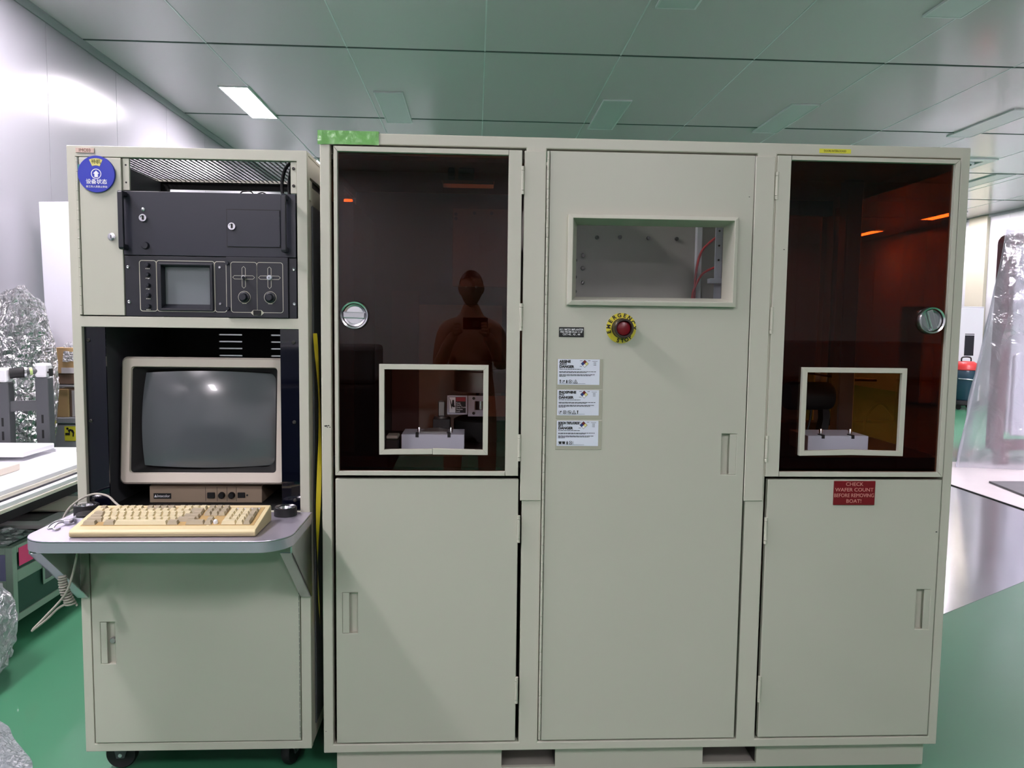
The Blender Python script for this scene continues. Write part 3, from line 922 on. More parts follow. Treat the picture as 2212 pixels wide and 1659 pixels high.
# green tape over the top corner
def tape(u, v):
    x = -0.4668 + 0.1778 * u
    s = v * 0.105
    wob = 0.0022 * noise.noise(Vector((x * 45, s * 60, 2.0))) + 0.0008
    droop = 0.003 * noise.noise(Vector((x * 14, 0, 5)))
    if s < 0.042:
        return (x, -0.0022 - abs(wob), 1.950 + s + (droop if v < 0.02 else 0))
    return (x, -0.0022 + (s - 0.042), 1.9878 + abs(wob))
tp = obj('tape_strip', MB().grid(tape, 46, 24), M_TAPE, cab, smooth=50, label='strip of green adhesive tape')
def tape2(u, v):
    return (-0.4655 - 0.0025 * abs(noise.noise(Vector((u * 6, v * 8, 9)))) - 0.002 * (v < 0.5), -0.002 + 0.045 * u, 1.955 + 0.033 * v)
obj('tape_strip', MB().grid(tape2, 8, 10), M_TAPE, cab, smooth=50, label='folded end of green tape')
for x, z, s in ((-0.449, 1.117, 0.006), (-0.441, 1.118, 0.004), (-0.437, 1.113, 0.003), (-0.4445, 1.1125, 0.0025), (1.005 - 0.07, 1.667, 0.003), (-0.455, 0.157, 0.002), (1.4665, 0.79, 0.004), (0.824, 1.823, 0.0025)):
    y = 0.0 if x < -0.43 else YF - (0.0058 if 0.9 < x < 1.0 else 0)
    obj('paint_chip', MB().prism([(x - s, z), (x - s * .2, z - s * .5), (x + s, z - s * .2), (x + s * .4, z + s * .4), (x - s * .3, z + s * .3)], 'y', y - 0.0004, y + 0.0001), M_TEXT, cab)

# ================================================================== INSIDE THE CABINET
def block(cx0, cx1, z0, z1, y0, y1, label, slots):
    t = thing('wafer_boat_block', label, 'machine block', ((cx0 + cx1) / 2, (y0 + y1) / 2, z0))
    b = MB().box(cx0, cx1, y0, y1, z0, z1, 0.0015)
    obj('body', b, M_WHITEBLK, t)
    for sx in slots:
        obj('clip', MB().box(sx - 0.005, sx + 0.005, y0 - 0.0015, y0 + 0.03, z1 - 0.009, z1 + 0.003), M_BLACK, t)
        obj('clip_pin', MB().lathe((sx + 0.005, y0 + 0.03, z1), [(0.006, 0), (0.006, 0.016), (0.004, 0.02), (0, 0.021)], (0, 0, 1), 14), M_CHROME, t, smooth=40)
    return t
t = block(-0.234, -0.033, 1.0205, 1.075, 0.12, 0.25, 'white metal block inside the port of the door with the long silver grip', (-0.184, -0.082))
obj('arm_plate', MB().prism([(-0.175, 0.14), (-0.09, 0.14), (-0.085, 0.20), (-0.12, 0.24), (-0.16, 0.23)], 'z', 1.0755, 1.081), M_GREYMETAL, t)
t2 = block(1.093, 1.296, 1.0225, 1.0775, 0.12, 0.27, 'white metal block inside the port of the red-lit door', (1.143, 1.243))
# wafer lifter behind the first block
t = thing('wafer_lifter', 'grey upright wafer lifter behind the white block in the port', 'machine part', (-0.116, 0.35, 1.0205))
obj('foot', MB().box(-0.145, -0.085, 0.32, 0.38, 1.0205, 1.100, 0.002), M_DARKIN, t)
obj('collar', MB().lathe((-0.116, 0.35, 1.1003), [(0.0, 0), (0.026, 0), (0.026, 0.006), (0, 0.006)], (0, 0, 1), 24), M_GREYMETAL, t, smooth=30)
obj('column', MB().box(-0.128, -0.104, 0.338, 0.362, 1.1065, 1.160, 0.003), M_GREYMETAL, t)
# turret with warning sign
t = thing('process_turret', 'big grey metal turret with a warning plate seen through the port', 'machine part', (0.03, 0.42, 1.0205))
obj('drum', MB().lathe((0.03, 0.44, 1.19), [(0.0, 0), (0.105, 0.0), (0.105, 0.07), (0.098, 0.075), (0.098, 0.082), (0.112, 0.084), (0.112, 0.10), (0.0, 0.10)], (0, 0, 1), 40), M_GREYMETAL, t, smooth=35)
obj('stem', MB().cyl((0.03, 0.44, 1.10), (0.03, 0.44, 1.19), 0.03, seg=24), M_CHROME, t, smooth=40)
obj('turntable', MB().lathe((0.03, 0.40, 1.0207), [(0.0, 0), (0.10, 0.0), (0.105, 0.03), (0.105, 0.07), (0.09, 0.078), (0.0, 0.079)], (0, 0, 1), 40), M_MATBLK, t, smooth=35)
sg = obj('warning_plate', MB().box(-0.094, -0.026, 0.278, 0.282, 1.121, 1.186), M_WHITEBLK, t, label='warning plate with a black hand symbol and red band')
obj('sign_field', MB().box(-0.0885, -0.031, 0.2772, 0.278, 1.1265, 1.181), M_TEXT, sg)
obj('sign_picture', MB().box(-0.0875, -0.066, 0.2766, 0.2772, 1.1275, 1.180), M_WHITE, sg)
obj('sign_band', MB().box(-0.0645, -0.032, 0.2766, 0.2772, 1.166, 1.180), mat('sign_red', (150, 26, 40), 0.4), sg)
obj('sign_symbol', MB().prism([(-0.0865, 1.178), (-0.083, 1.170), (-0.077, 1.150), (-0.078, 1.138), (-0.081, 1.150)], 'y', 0.2760, 0.2766), M_TEXT, sg)
obj('sign_symbol', MB().prism([(-0.0765, 1.171), (-0.071, 1.171), (-0.0695, 1.152), (-0.067, 1.149), (-0.0705, 1.145), (-0.079, 1.150)], 'y', 0.2760, 0.2766), M_TEXT, sg)
for i, s in enumerate(('Keep', 'Hands', 'Away From', 'Vacuum', 'Lock')):
    text(s, 0.0088, -0.064, 1.1605 - 0.0072 * i, 0.2770, M_WHITE, sg, 'LEFT', sx=0.8)
sl = obj('slotted_plate', MB().plate(-0.0235, 0.115, 1.115, 1.186, 0.276, 0.281, [(0.0, 0.05, 1.137, 1.167)]), M_WHITEBLK, t, bevel=0.001)
obj('roller', MB().cyl((0.022, 0.296, 1.125), (0.022, 0.296, 1.175), 0.013, seg=24), M_CHROME, sl, smooth=40)
for z in (1.177, 1.126):
    obj('socket_screw', MB().lathe((-0.004, 0.276, z), [(0, 0.003), (0.005, 0.003), (0.005, 0)], seg=12), M_BOLT, sl, smooth=40)
t = obj('end_plate', MB().plate(-0.083, 0.15, 1.56, 1.83, 0.395, 0.405), M_INNER, None, bevel=0.002)
tag(t, 'grey plate with a round flange behind the dark amber pane', 'machine plate')
obj('flange', MB().lathe((0.043, 0.395, 1.72), [(0.036, 0.0), (0.036, 0.004), (0.031, 0.004), (0.031, 0.0)], seg=36, closed=True), M_INNER, t, smooth=30)
for dx, dz in ((-0.115, 0.10), (-0.05, 0.105), (0.01, 0.105), (-0.115, 0.085)):
    obj('bolt', MB().lathe((0.043 + dx, 0.395, 1.71 + dz), [(0, 0.004), (0.006, 0.004), (0.006, 0)], seg=10), M_BOLT, t, smooth=40)
t = obj('inner_strip', MB().box(-0.315, -0.214, 0.585, 0.598, 1.0205, 1.55), mat('red_brown_inner', (84, 58, 56), 0.5), None)
tag(t, 'dull red-brown upright panel at the back of the port view', 'machine panel')
t = obj('backing_sheet', MB().box(-0.213, 0.10, 0.588, 0.598, 1.0205, 1.50), M_INNER, None)
tag(t, 'scuffed pale grey sheet behind the wafer lifter', 'machine panel')
t = thing('small_valve', 'small dark ribbed valve at the low corner of the port', 'valve', (-0.262, 0.14, 1.0205))
obj('valve_body', MB().box(-0.285, -0.242, 0.11, 0.18, 1.0205, 1.060, 0.004), M_BOLT, t)
obj('valve_cap', MB().box(-0.282, -0.244, 0.112, 0.178, 1.0605, 1.071, 0.003), M_INNER, t)
for nm, x0, x1 in (('black sensor block hung under the inner ceiling behind the amber pane', -0.09, -0.07), ('black camera-like block hung under the inner ceiling near the amber pane top', -0.058, -0.008)):
    tag(obj('sensor_block', MB().box(x0, x1, 0.12, 0.17, 1.886, 1.9155, 0.003), M_MATBLK, None), nm, 'sensor')
# red-lit bay contents
t = thing('pump_motor', 'black cylinder motor inside the port of the red-lit door', 'motor', (1.2, 0.33, 1.0225))
obj('motor_body', MB().lathe((1.10, 0.33, 1.190), [(0, 0), (0.046, 0.002), (0.050, 0.012), (0.050, 0.150), (0.044, 0.162), (0, 0.164)], (1, 0, 0), 32), M_MATBLK, t, smooth=40)
obj('motor_stand', MB().prism([(1.215, 1.0225), (1.243, 1.0225), (1.255, 1.12), (1.245, 1.17), (1.225, 1.17), (1.230, 1.11)], 'y', 0.31, 0.35), M_MATBLK, t)
obj('motor_cable', MB().tube([(1.19, 0.32, 1.142), (1.186, 0.32, 1.10), (1.172, 0.31, 1.06), (1.165, 0.31, 1.0235)], 0.004), M_RUBBER, t, smooth=60)
t = obj('amber_shelf', MB().box(1.41, 1.494, 0.45, 0.85, 1.235, 1.243), M_AMBERB, None)
tag(t, 'thin amber shelf edge seen in the far side of the second port', 'shelf')
t = obj('cable_loop', MB().tube([(1.34, 0.55, 1.027), (1.42, 0.55, 1.14), (1.45, 0.6, 1.10), (1.47, 0.6, 1.03)], 0.006), M_RUBBER, None, smooth=60)
tag(t, 'black cable loop behind the block in the second port', 'cable')
# middle bay: red hoses and bracket behind the clear window
t = obj('red_hose', MB().tube([(0.81, 0.24, 1.735), (0.775, 0.30, 1.69), (0.762, 0.32, 1.62), (0.758, 0.32, 1.53), (0.757, 0.32, 1.40)], 0.0042), M_HOSE, None, smooth=60)
tag(t, 'longer red hose behind the clear window, curving from the top', 'hose')
t = obj('red_hose', MB().tube([(0.81, 0.26, 1.632), (0.780, 0.30, 1.612), (0.758, 0.31, 1.57), (0.748, 0.31, 1.53), (0.747, 0.31, 1.42)], 0.0042), M_HOSE, None, smooth=60)
tag(t, 'shorter red hose behind the clear window, from the lower bracket', 'hose')
t = thing('hose_bracket', 'silver angle bracket with holes behind the clear window', 'bracket', (0.80, 0.2, 1.5))
obj('upright', MB().box(0.788, 0.812, 0.198, 0.204, 1.45, 1.86, 0.001), M_WHITEBLK, t)
obj('ledge', MB().box(0.764, 0.812, 0.170, 0.1975, 1.572, 1.588, 0.001), M_WHITEBLK, t)
for z in (1.745, 1.697, 1.650):
    obj('bolt', MB().lathe((0.800, 0.198, z), [(0, 0.002), (0.0035, 0.002), (0.0035, 0)], seg=10), M_BOLT, t, smooth=40)
t = obj('conduit', MB().box(0.765, 0.785, 0.335, 0.358, 1.2, 1.9, 0.002), M_GREYCAB, None)
tag(t, 'pale conduit strip behind the red hoses', 'conduit')

# ================================================================== COMPUTER RACK
KX0, KX1, KZ0, KZ1, KD = -1.186, -0.499, 0.102, 1.930, 0.62
rack = thing('computer_rack', 'narrow beige-grey instrument rack on castors with monitor opening and steel shelf', 'rack', ((KX0 + KX1) / 2, KD / 2, 0))
obj('front_frame', MB().plate(KX0, KX1, KZ0, KZ1, 0, 0.022, [(-1.161, -0.529, 1.4385, 1.899), (-1.159, -0.5275, 0.853, 1.4070), (-1.159, -0.529, 0.127, 0.840)]), M_PAINT, rack, bevel=0.003)
obj('side_panel', MB().box(KX0, KX0 + 0.012, 0.022, KD, KZ0, KZ1 - 0.002), M_PAINT, rack)
sp = obj('side_panel', MB().plate(0.022, KD, KZ0, KZ1 - 0.002, KX1 - 0.012, KX1 - 0.002, [(0.05, 0.5, 1.835, 1.862)], axis='x'), M_PAINT, rack)
obj('handle_recess', MB().plate(0.045, 0.5, 1.78, 1.87, KX1 - 0.035, KX1 - 0.033, axis='x'), M_BLACK, sp)
obj('side_rail', MB().box(KX1 - 0.0015, KX1 + 0.004, 0.022, 0.05, 1.79, 1.85, 0.002), M_PAINT, sp)
obj('side_cover', MB().box(KX1 - 0.0015, KX1 + 0.003, 0.06, KD - 0.02, 0.15, 1.78, 0.003), M_DKSTEEL, sp)
obj('top_panel', MB().plate(KX0, KX1, 0.022, KD, KZ1 - 0.010, KZ1 - 0.0005, [(-1.15, -0.53, 0.035, 0.50)], axis='z'), M_PAINT, rack)
b = MB()
k = 0
x = -1.148
while x < -0.531:                       # long dark bars of the perforated lid
    lean = 0.0
    b.box(x - 0.0014, x + 0.0014, 0.035, 0.50, KZ1 - 0.0075, KZ1 - 0.004)
    x += 0.0162
y = 0.038
while y < 0.5:
    b.box(-1.15, -0.53, y - 0.0005, y + 0.0005, KZ1 - 0.0074, KZ1 - 0.0069)
    y += 0.030
obj('vent_grille', b, M_DKSTEEL, rack, kind='stuff', label='see-through perforated metal lid')
obj('inner_side', MB().box(-1.135, -1.125, 0.03, 0.51, 0.853, 1.918), M_DKSTEEL, rack)
obj('inner_side', MB().box(-0.525, -0.515, 0.03, 0.51, 0.853, 1.918), M_DKSTEEL, rack)
bk = MB().plate(KX0 + 0.012, KX1 - 0.012, KZ0, KZ1 - 0.011, 0.52, 0.53, [(-0.935, -0.851, z - 0.0024, z + 0.0024) for z in (1.379, 1.354, 1.329, 1.303)] + [(-0.748, -0.66, z - 0.0024, z + 0.0024) for z in (1.379, 1.354, 1.329, 1.303)] + [(-1.10, -0.55, 1.885, 1.897)])
obj('louvred_back', bk, M_MATBLK, rack, label='black back panel with light showing through vent slots')
obj('inner_shelf', MB().box(-1.124, -0.526, 0.03, 0.515, 0.840, 0.853), M_MATBLK, rack)
obj('inner_divider', MB().box(-1.124, -0.526, 0.03, 0.515, 1.412, 1.434), M_MATBLK, rack)
# small door at the upper left with piano hinge and lock
sd = obj('side_door', MB().box(-1.1515, -1.0325, -0.002, 0.016, 1.4415, 1.8965), M_PAINT_DOOR, rack, bevel=0.0015)
b = MB()
z = 1.443
while z < 1.893:
    b.cyl((-1.1565, -0.0015, z), (-1.1565, -0.0015, min(z + 0.0265, 1.896)), 0.0036, seg=10)
    z += 0.0275
obj('piano_hinge', b, M_PAINT, sd, smooth=40)
obj('lock', MB().lathe((-1.0635, -0.002, 1.670), [(0.0, 0.006), (0.006, 0.0062), (0.0085, 0.0055), (0.0085, 0.0035), (0.011, 0.003), (0.0115, 0.0)], seg=28), M_CHROME, sd, smooth=40)
obj('keyhole', MB().box(-1.0645, -1.0625, -0.0084, -0.008, 1.6655, 1.6745), M_BLACK, sd)
# mounting rails beside the opening
for x0, x1, bolts in ((-1.0305, -1.0115, 'hole'), (-0.5475, -0.530, 'screw')):
    r = obj('mounting_rail', MB().box(x0, x1, 0.004, 0.012, 1.806, 1.897, 0.0008), M_PAINT, rack)
    for z in (1.878, 1.828):
        if bolts == 'hole':
            obj('rail_hole', MB().lathe(((x0 + x1) / 2, 0.004, z), [(0, 0.0004), (0.0028, 0.0004), (0.0028, 0)], seg=12), M_BLACK, r)
        else:
            obj('screw', MB().lathe(((x0 + x1) / 2, 0.004, z), [(0, 0.005), (0.0035, 0.005), (0.0045, 0.002), (0.0045, 0)], seg=12), M_BOLT, r, smooth=40)
# cables looping under the lid
obj('cable', MB().tube([(-0.592, 0.10, 1.80), (-0.597, 0.10, 1.845), (-0.585, 0.09, 1.89), (-0.56, 0.06, 1.908)], 0.0052), M_RUBBER, rack, smooth=60)
obj('cable', MB().tube([(-0.578, 0.12, 1.80), (-0.580, 0.12, 1.85), (-0.568, 0.10, 1.895), (-0.548, 0.06, 1.912)], 0.0052), M_RUBBER, rack, smooth=60)
obj('cable', MB().tube([(-0.75, 0.2, 1.80), (-0.752, 0.2, 1.835), (-0.735, 0.2, 1.842), (-0.715, 0.2, 1.838), (-0.70, 0.2, 1.80)], 0.0022), M_RUBBER, rack, smooth=60)
obj('cable', MB().tube([(-0.715, 0.22, 1.80), (-0.712, 0.22, 1.83), (-0.69, 0.22, 1.842), (-0.672, 0.22, 1.83), (-0.668, 0.22, 1.80)], 0.0022), M_RUBBER, rack, smooth=60)
# name plate
np_ = obj('name_plate', MB().box(-1.159, -1.1065, -0.003, 0.0, 1.9090, 1.9225, 0.0005), M_PINK, rack, label='small pinkish plate')
text('IMC03', 0.0125, -1.1328, 1.9158, -0.0032, M_BROWN, np_)
# gloss black wings either side of the monitor opening
for x0, x1 in ((-1.1585, -1.0985), (-0.5855, -0.528)):
    wg = obj('black_panel', MB().box(x0, x1, 0.014, 0.019, 0.8535, 1.4065), M_GLOSSBLK, rack, label='gloss black panel beside the monitor')
    for z in (1.367, 1.126, 0.886):
        xx = -1.147 if x0 < -1 else -0.546
        obj('screw', MB().lathe((xx, 0.014, z), [(0, 0.003), (0.003, 0.004), (0.0055, 0.003), (0.0055, 0)], seg=14), M_BOLT, wg, smooth=40)
# lower door
ld = obj('lower_door', MB().plate(-1.1545, -0.5315, 0.131, 0.836, -0.003, 0.016, [(-1.131, -1.087, 0.382, 0.513)]), M_PAINT_DOOR, rack, bevel=0.0018)
obj('pull_paddle', MB().box(-1.130, -1.1115, -0.0024, 0.001, 0.383, 0.512, 0.0006), M_PAINT_DOOR, ld)
obj('pull_pocket', MB().box(-1.132, -1.086, 0.013, 0.0155, 0.381, 0.514), M_PAINT_DOOR, ld)
obj('lock', MB().lathe((-1.098, 0.013, 0.452), [(0.0, 0.011), (0.0075, 0.011), (0.009, 0.009), (0.0095, 0.0)], seg=24), mat('dull_nickel', (170, 168, 166), 0.5, metal=0.6), ld, smooth=40)
b = MB()
z = 0.14
while z < 0.82:
    b.box(-0.5345, -0.5330, -0.0034, -0.003, z, z + 0.016)
    z += 0.019
obj('hinge_slots', b, M_DKSTEEL, ld)
# base and castors
obj('base_plate', MB().box(KX0 + 0.012, KX1 - 0.012, 0.022, KD, KZ0, KZ0 + 0.02), M_DKSTEEL, rack)
def castor(x, y, ang, big):
    g = obj('castor', MB().box(x - 0.028, x + 0.028, y - 0.03, y + 0.03, KZ0 - 0.006, KZ0 - 0.0005), M_SATIN if big else M_DKSTEEL, rack)
    R = 0.0475
    m = Matrix.Translation((x, y, R)) @ Matrix.Rotation(ang, 4, 'Z')
    wb = MB().lathe((0, 0, 0), [(0.0, -0.016), (0.012, -0.016), (0.014, -0.012), (0.034, -0.012), (R - 0.004, -0.014), (R, -0.008), (R, 0.008), (R - 0.004, 0.014), (0.034, 0.012), (0.014, 0.012), (0.012, 0.016), (0, 0.016)], (0, 1, 0), 32)
    wb.xform(m)
    obj('castor_wheel', wb, M_RUBBER, g, smooth=35)
    fb = MB()
    for s in (-1, 1):
        fb.prism([(-0.012, -0.010), (0.012, -0.010), (0.03, 0.045), (-0.024, 0.045)], 'y', s * 0.0185 - 0.0015, s * 0.0185 + 0.0015)
    fb.box(-0.024, 0.03, -0.02, 0.02, 0.044, 0.0475)
    fb.xform(m)
    obj('castor_fork', fb, M_DKSTEEL, g)
    ab = MB().cyl((0, -0.022, 0), (0, 0.022, 0), 0.006, seg=12)
    ab.xform(m)
    obj('axle_bolt', ab, M_SATIN, g, smooth=40)
castor(-1.118, 0.09, 0.06, True)
castor(-0.585, 0.10, 1.3, False)
castor(-1.118, 0.54, 0.4, False)
castor(-0.585, 0.54, 0.9, False)

# steel shelf with brackets ------------------------------------------------
SZ = 0.853
def shelf_outline(o):
    x0, x1, y1, r = KX0 - 0.006 + o, KX1 + 0.008 - o, -0.312 + o, 0.085 - o
    p = [(x1, -0.002), (x0, -0.002)]
    p += [(x0 + r + r * math.cos(a), y1 + r + r * math.sin(a)) for a in [PI + PI / 2 * k / 10 for k in range(11)]]
    p += [(x1 - r + r * math.cos(a), y1 + r + r * math.sin(a)) for a in [1.5 * PI + PI / 2 * k / 10 for k in range(11)]]
    return p
sh = obj('shelf_board', MB().prism(shelf_outline(0), 'z', SZ - 0.004, SZ), M_SHELF, rack, bevel=0.002, label='brushed stainless steel shelf')
A, B = shelf_outline(0), shelf_outline(0.003)
b = MB()
n = len(A)
for i in range(1, n - 0):
    j = (i + 1) % n
    if i == n - 1:
        j = 0
    q = [b.bm.verts.new((A[i][0], A[i][1], SZ - 0.0045)), b.bm.verts.new((A[j][0], A[j][1], SZ - 0.0045)), b.bm.verts.new((A[j][0], A[j][1], SZ - 0.032)), b.bm.verts.new((A[i][0], A[i][1], SZ - 0.032))]
    b.bm.faces.new(q)
obj('shelf_lip', b, M_SHELF, sh, smooth=50, weld=True, label='rounded steel apron of the shelf')
for xa, xb, fl in ((KX0 - 0.004, KX0 + 0.0, 1), (KX1 + 0.001, KX1 + 0.005, -1)):
    br = obj('bracket', MB().prism([(-0.0005, SZ - 0.033), (-0.25, SZ - 0.033), (-0.25, SZ - 0.052), (-0.012, 0.592), (-0.0005, 0.592)], 'x', xa, xb), M_SATIN, sh)
    c = xa if fl > 0 else xb
    fx0, fx1 = (c, c + 0.032) if fl > 0 else (c - 0.032, c)
    fb = MB()
    p = [(-0.25, SZ - 0.052), (-0.012, 0.592)]
    q = [fb.bm.verts.new(v) for v in ((fx0, p[0][0], p[0][1]), (fx1, p[0][0], p[0][1]), (fx1, p[1][0], p[1][1]), (fx0, p[1][0], p[1][1]))]
    fb.bm.faces.new(q)
    q2 = [fb.bm.verts.new(v.co + Vector((0, 0.003, 0.002))) for v in q]
    fb.bm.faces.new(q2[::-1])
    for i in range(4):
        fb.bm.faces.new((q[i], q2[i], q2[(i + 1) % 4], q[(i + 1) % 4]))
    obj('bracket_flange', fb, M_SATIN, sh)

# status disc (hangs on the small door) -------------------------------------
dx_, dz_ = -1.0995, 1.848
t = thing('status_disc', 'round blue equipment status disc with a yellow sector and white arrow on the rack', 'sign', (dx_, -0.006, dz_ - 0.05))
obj('disc', MB().lathe((dx_, -0.0022, dz_), [(0, 0), (0.0515, 0), (0.0525, 0.001), (0.0525, 0.0055), (0.0515, 0.0068), (0, 0.0068)], seg=64), M_BLUE, t, smooth=35)
yf = -0.0091
obj('yellow_sector', MB().prism(arc(dx_, dz_ - 0.002, 0.0465, 66, 114, 12) + arc(dx_, dz_ - 0.002, 0.0262, 114, 66, 12), 'y', yf - 0.0003, yf), M_YEL, t)
text('待机', 0.0135, dx_ + 0.0005, dz_ + 0.0345, yf - 0.0005, M_OLIVE, t, bold=0.0001)
obj('arrow_ring', MB().lathe((dx_, yf, dz_ + 0.0005), [(0.0145, 0), (0.0145, 0.0003), (0.0125, 0.0003), (0.0125, 0)], seg=36, closed=True), M_WHITE, t)
obj('arrow', MB().prism([(dx_ - 0.005, dz_ - 0.009), (dx_ + 0.005, dz_ - 0.009), (dx_ + 0.005, dz_ + 0.001), (dx_ + 0.0088, dz_ + 0.001), (dx_, dz_ + 0.0098), (dx_ - 0.0088, dz_ + 0.001), (dx_ - 0.005, dz_ + 0.001)], 'y', yf - 0.0003, yf), M_WHITE, t)
text('设备状态', 0.0150, dx_ + 0.0005, dz_ - 0.0225, yf - 0.0003, M_WHITE, t, bold=0.0002)
text('非工作人员禁止转动', 0.0067, dx_ + 0.0005, dz_ - 0.0365, yf - 0.0003, M_WHITE, t, bold=0.00005)
obj('tab', MB().box(dx_ - 0.0555, dx_ - 0.045, -0.0035, -0.0024, dz_ + 0.014, dz_ + 0.027), mat('teal_tab', (60, 130, 130), 0.4), t)

# rack drive chassis ---------------------------------------------------------
t = thing('drive_chassis', 'wide navy-black rack chassis with two tall handles and a small key-locked flap', 'rack unit', (-0.782, 0.2, 1.617))
obj('front_plate', MB().box(-1.0305, -0.533, -0.001, 0.007, 1.6185, 1.803), M_NAVY, t, bevel=0.001)
obj('chassis_box', MB().box(-1.00, -0.56, 0.0072, 0.45, 1.622, 1.799), M_NAVY2, t)
for x, z0, z1 in ((-1.0235, 1.632, 1.800), (-0.5610, 1.632, 1.800)):
    hp = [(0.0, z0), (-0.030, z0), (-0.034, z0 + 0.006), (-0.034, z1 - 0.006), (-0.030, z1), (0.0, z1), (0.0, z1 - 0.016), (-0.022, z1 - 0.016), (-0.022, z0 + 0.016), (0.0, z0 + 0.016)]
    obj('handle', MB().prism([(p[0] - 0.0012, p[1]) for p in hp], 'x', x - 0.0075, x + 0.0075), M_HANDLE, t, bevel=0.0025)
obj('flap_gap', MB().box(-0.7335, -0.5765, -0.0016, -0.0008, 1.6455, 1.7565), M_BLACK, t)
fl = obj('flap', MB().box(-0.7315, -0.5785, -0.0035, -0.0012, 1.6475, 1.7545), M_NAVY, t, bevel=0.0008)
obj('flap_hinge', MB().cyl((-0.578, -0.003, 1.655), (-0.578, -0.003, 1.735), 0.002, seg=8), M_HANDLE, fl, smooth=40)
def keylock(x, z, parent, y=-0.0012, a=0.5):
    k_ = obj('key_switch', MB().lathe((x, y, z), [(0.0, 0.004), (0.007, 0.004), (0.0075, 0.007), (0.0105, 0.007), (0.0115, 0.003), (0.0115, 0.0)], seg=24), M_CHROME, parent, smooth=40)
    return k_
keylock(-0.972, 1.726, t)
obj('key_slot', MB().box(-0.9745, -0.9695, -0.0075, -0.0052, 1.7205, 1.7335), M_BLACK, t)
k_ = keylock(-0.7165, 1.706, fl, -0.0036)
obj('key_slot', MB().box(-0.7190, -0.7140, -0.0095, -0.0077, 1.7005, 1.7130), M_BLACK, fl)
obj('indicator', MB().lathe((-0.972, -0.001, 1.7505), [(0, 0.004), (0.003, 0.004), (0.0055, 0.002), (0.0055, 0)], seg=16), M_SATIN, t, smooth=40)
obj('push_knob', MB().lathe((-0.968, -0.001, 1.6465), [(0, 0.009), (0.009, 0.009), (0.0105, 0.007), (0.0115, 0)], seg=24), M_HANDLE, t, smooth=40)

# vector display unit ---------------------------------------------------------
t = thing('test_display', 'black rack instrument with small square grey screen, knobs and cross-shaped switches', 'rack unit', (-0.782, 0.2, 1.438))
obj('front_plate', MB().plate(-1.0295, -0.7355, 1.4400, 1.6165, 0.000, 0.007, [(-0.926, -0.781, 1.462, 1.592)]), M_NAVY2, t, bevel=0.001)
sub = obj('control_plate', MB().box(-0.7350, -0.5555, -0.007, 0.007, 1.4400, 1.6175), M_NAVY2, t, bevel=0.001)
obj('edge_strip', MB().box(-0.5545, -0.533, 0.001, 0.007, 1.4400, 1.6165), M_NAVY2, t)
obj('chassis_box', MB().box(-1.00, -0.56, 0.0300, 0.42, 1.4435, 1.612), M_MATBLK, t)
def outline(x0, x1, z0, z1, y, parent, tt=0.0017, r=0.008):
    return obj('printed_outline', rring(MB(), x0, x1, z0, z1, tt, y - 0.0004, y, r), M_SILK, parent)
outline(-0.9885, -0.9385, 1.4545, 1.6040, 0.0, t)
outline(-0.9395, -0.7705, 1.4545, 1.6045, 0.0, t)
outline(-0.7715, -0.7365, 1.4545, 1.6040, 0.0, t)
outline(-0.7225, -0.6455, 1.4545, 1.6030, -0.007, sub, 0.0013)
outline(-0.6465, -0.5700, 1.4545, 1.6030, -0.007, sub, 0.0013)
b = MB().plate(-0.9315, -0.7755, 1.4570, 1.5965, -0.006, 0.0, [(-0.924, -0.783, 1.4640, 1.5900)])
sb = obj('screen_hood', b, M_NAVY2, t, bevel=0.002)
b = MB()
L = [[b.bm.verts.new(p) for p in ((r[0], y, r[2]), (r[1], y, r[2]), (r[1], y, r[3]), (r[0], y, r[3]))] for r, y in (((-0.924, -0.783, 1.464, 1.590), -0.006), ((-0.921, -0.786, 1.479, 1.586), 0.024))]
for i in range(4):
    b.bm.faces.new((L[0][i], L[0][(i + 1) % 4], L[1][(i + 1) % 4], L[1][i]))
obj('screen_recess', b, M_NAVY2, sb)
obj('screen', MB().box(-0.923, -0.784, 0.020, 0.0235, 1.474, 1.588), M_GREYSCREEN, sb, label='small grey screen')
for i, z in enumerate((1.592, 1.564, 1.533, 1.504, 1.472)):
    obj('small_knob', MB().lathe((-0.9625, -0.0002, z - 0.002), [(0, 0.011), (0.0045, 0.011), (0.0052, 0.010), (0.0068, 0.003), (0.0068, 0)], seg=16), M_HANDLE, t, smooth=40)
    fp = MB()
    for k in range(3):
        fp.box(-0.9705 + 0.0045 * k, -0.9675 + 0.0045 * k, -0.0004, 0.0, z - 0.0135, z - 0.0115)
    obj('fine_print', fp, M_SILK, t, kind='stuff')
for z in (1.5495, 1.5185):
    obj('indicator', MB().box(-0.9640, -0.9615, -0.001, 0.0, z, z + 0.0022), M_WHITE, t)
for x, z in ((-1.0205, 1.5835), (-1.0195, 1.4815), (-0.5402, 1.5835), (-0.5395, 1.4815)):
    obj('screw', MB().lathe((x, 0.0 if x < -0.6 else 0.001, z), [(0, 0.0025), (0.003, 0.0035), (0.0048, 0.002), (0.0048, 0)], seg=14), M_SATIN, t, smooth=40)
for z in (1.5865, 1.4795):
    obj('screw', MB().lathe((-0.7555, 0.0, z), [(0, 0.003), (0.003, 0.003), (0.004, 0.0015), (0.004, 0)], seg=14), M_SATIN, t, smooth=40)
    obj('side_stud', MB().lathe((-0.7315, -0.007, z + 0.012 if z > 1.5 else z - 0.014), [(0, 0.008), (0.005, 0.008), (0.006, 0)], seg=14), M_HANDLE, sub, smooth=40)
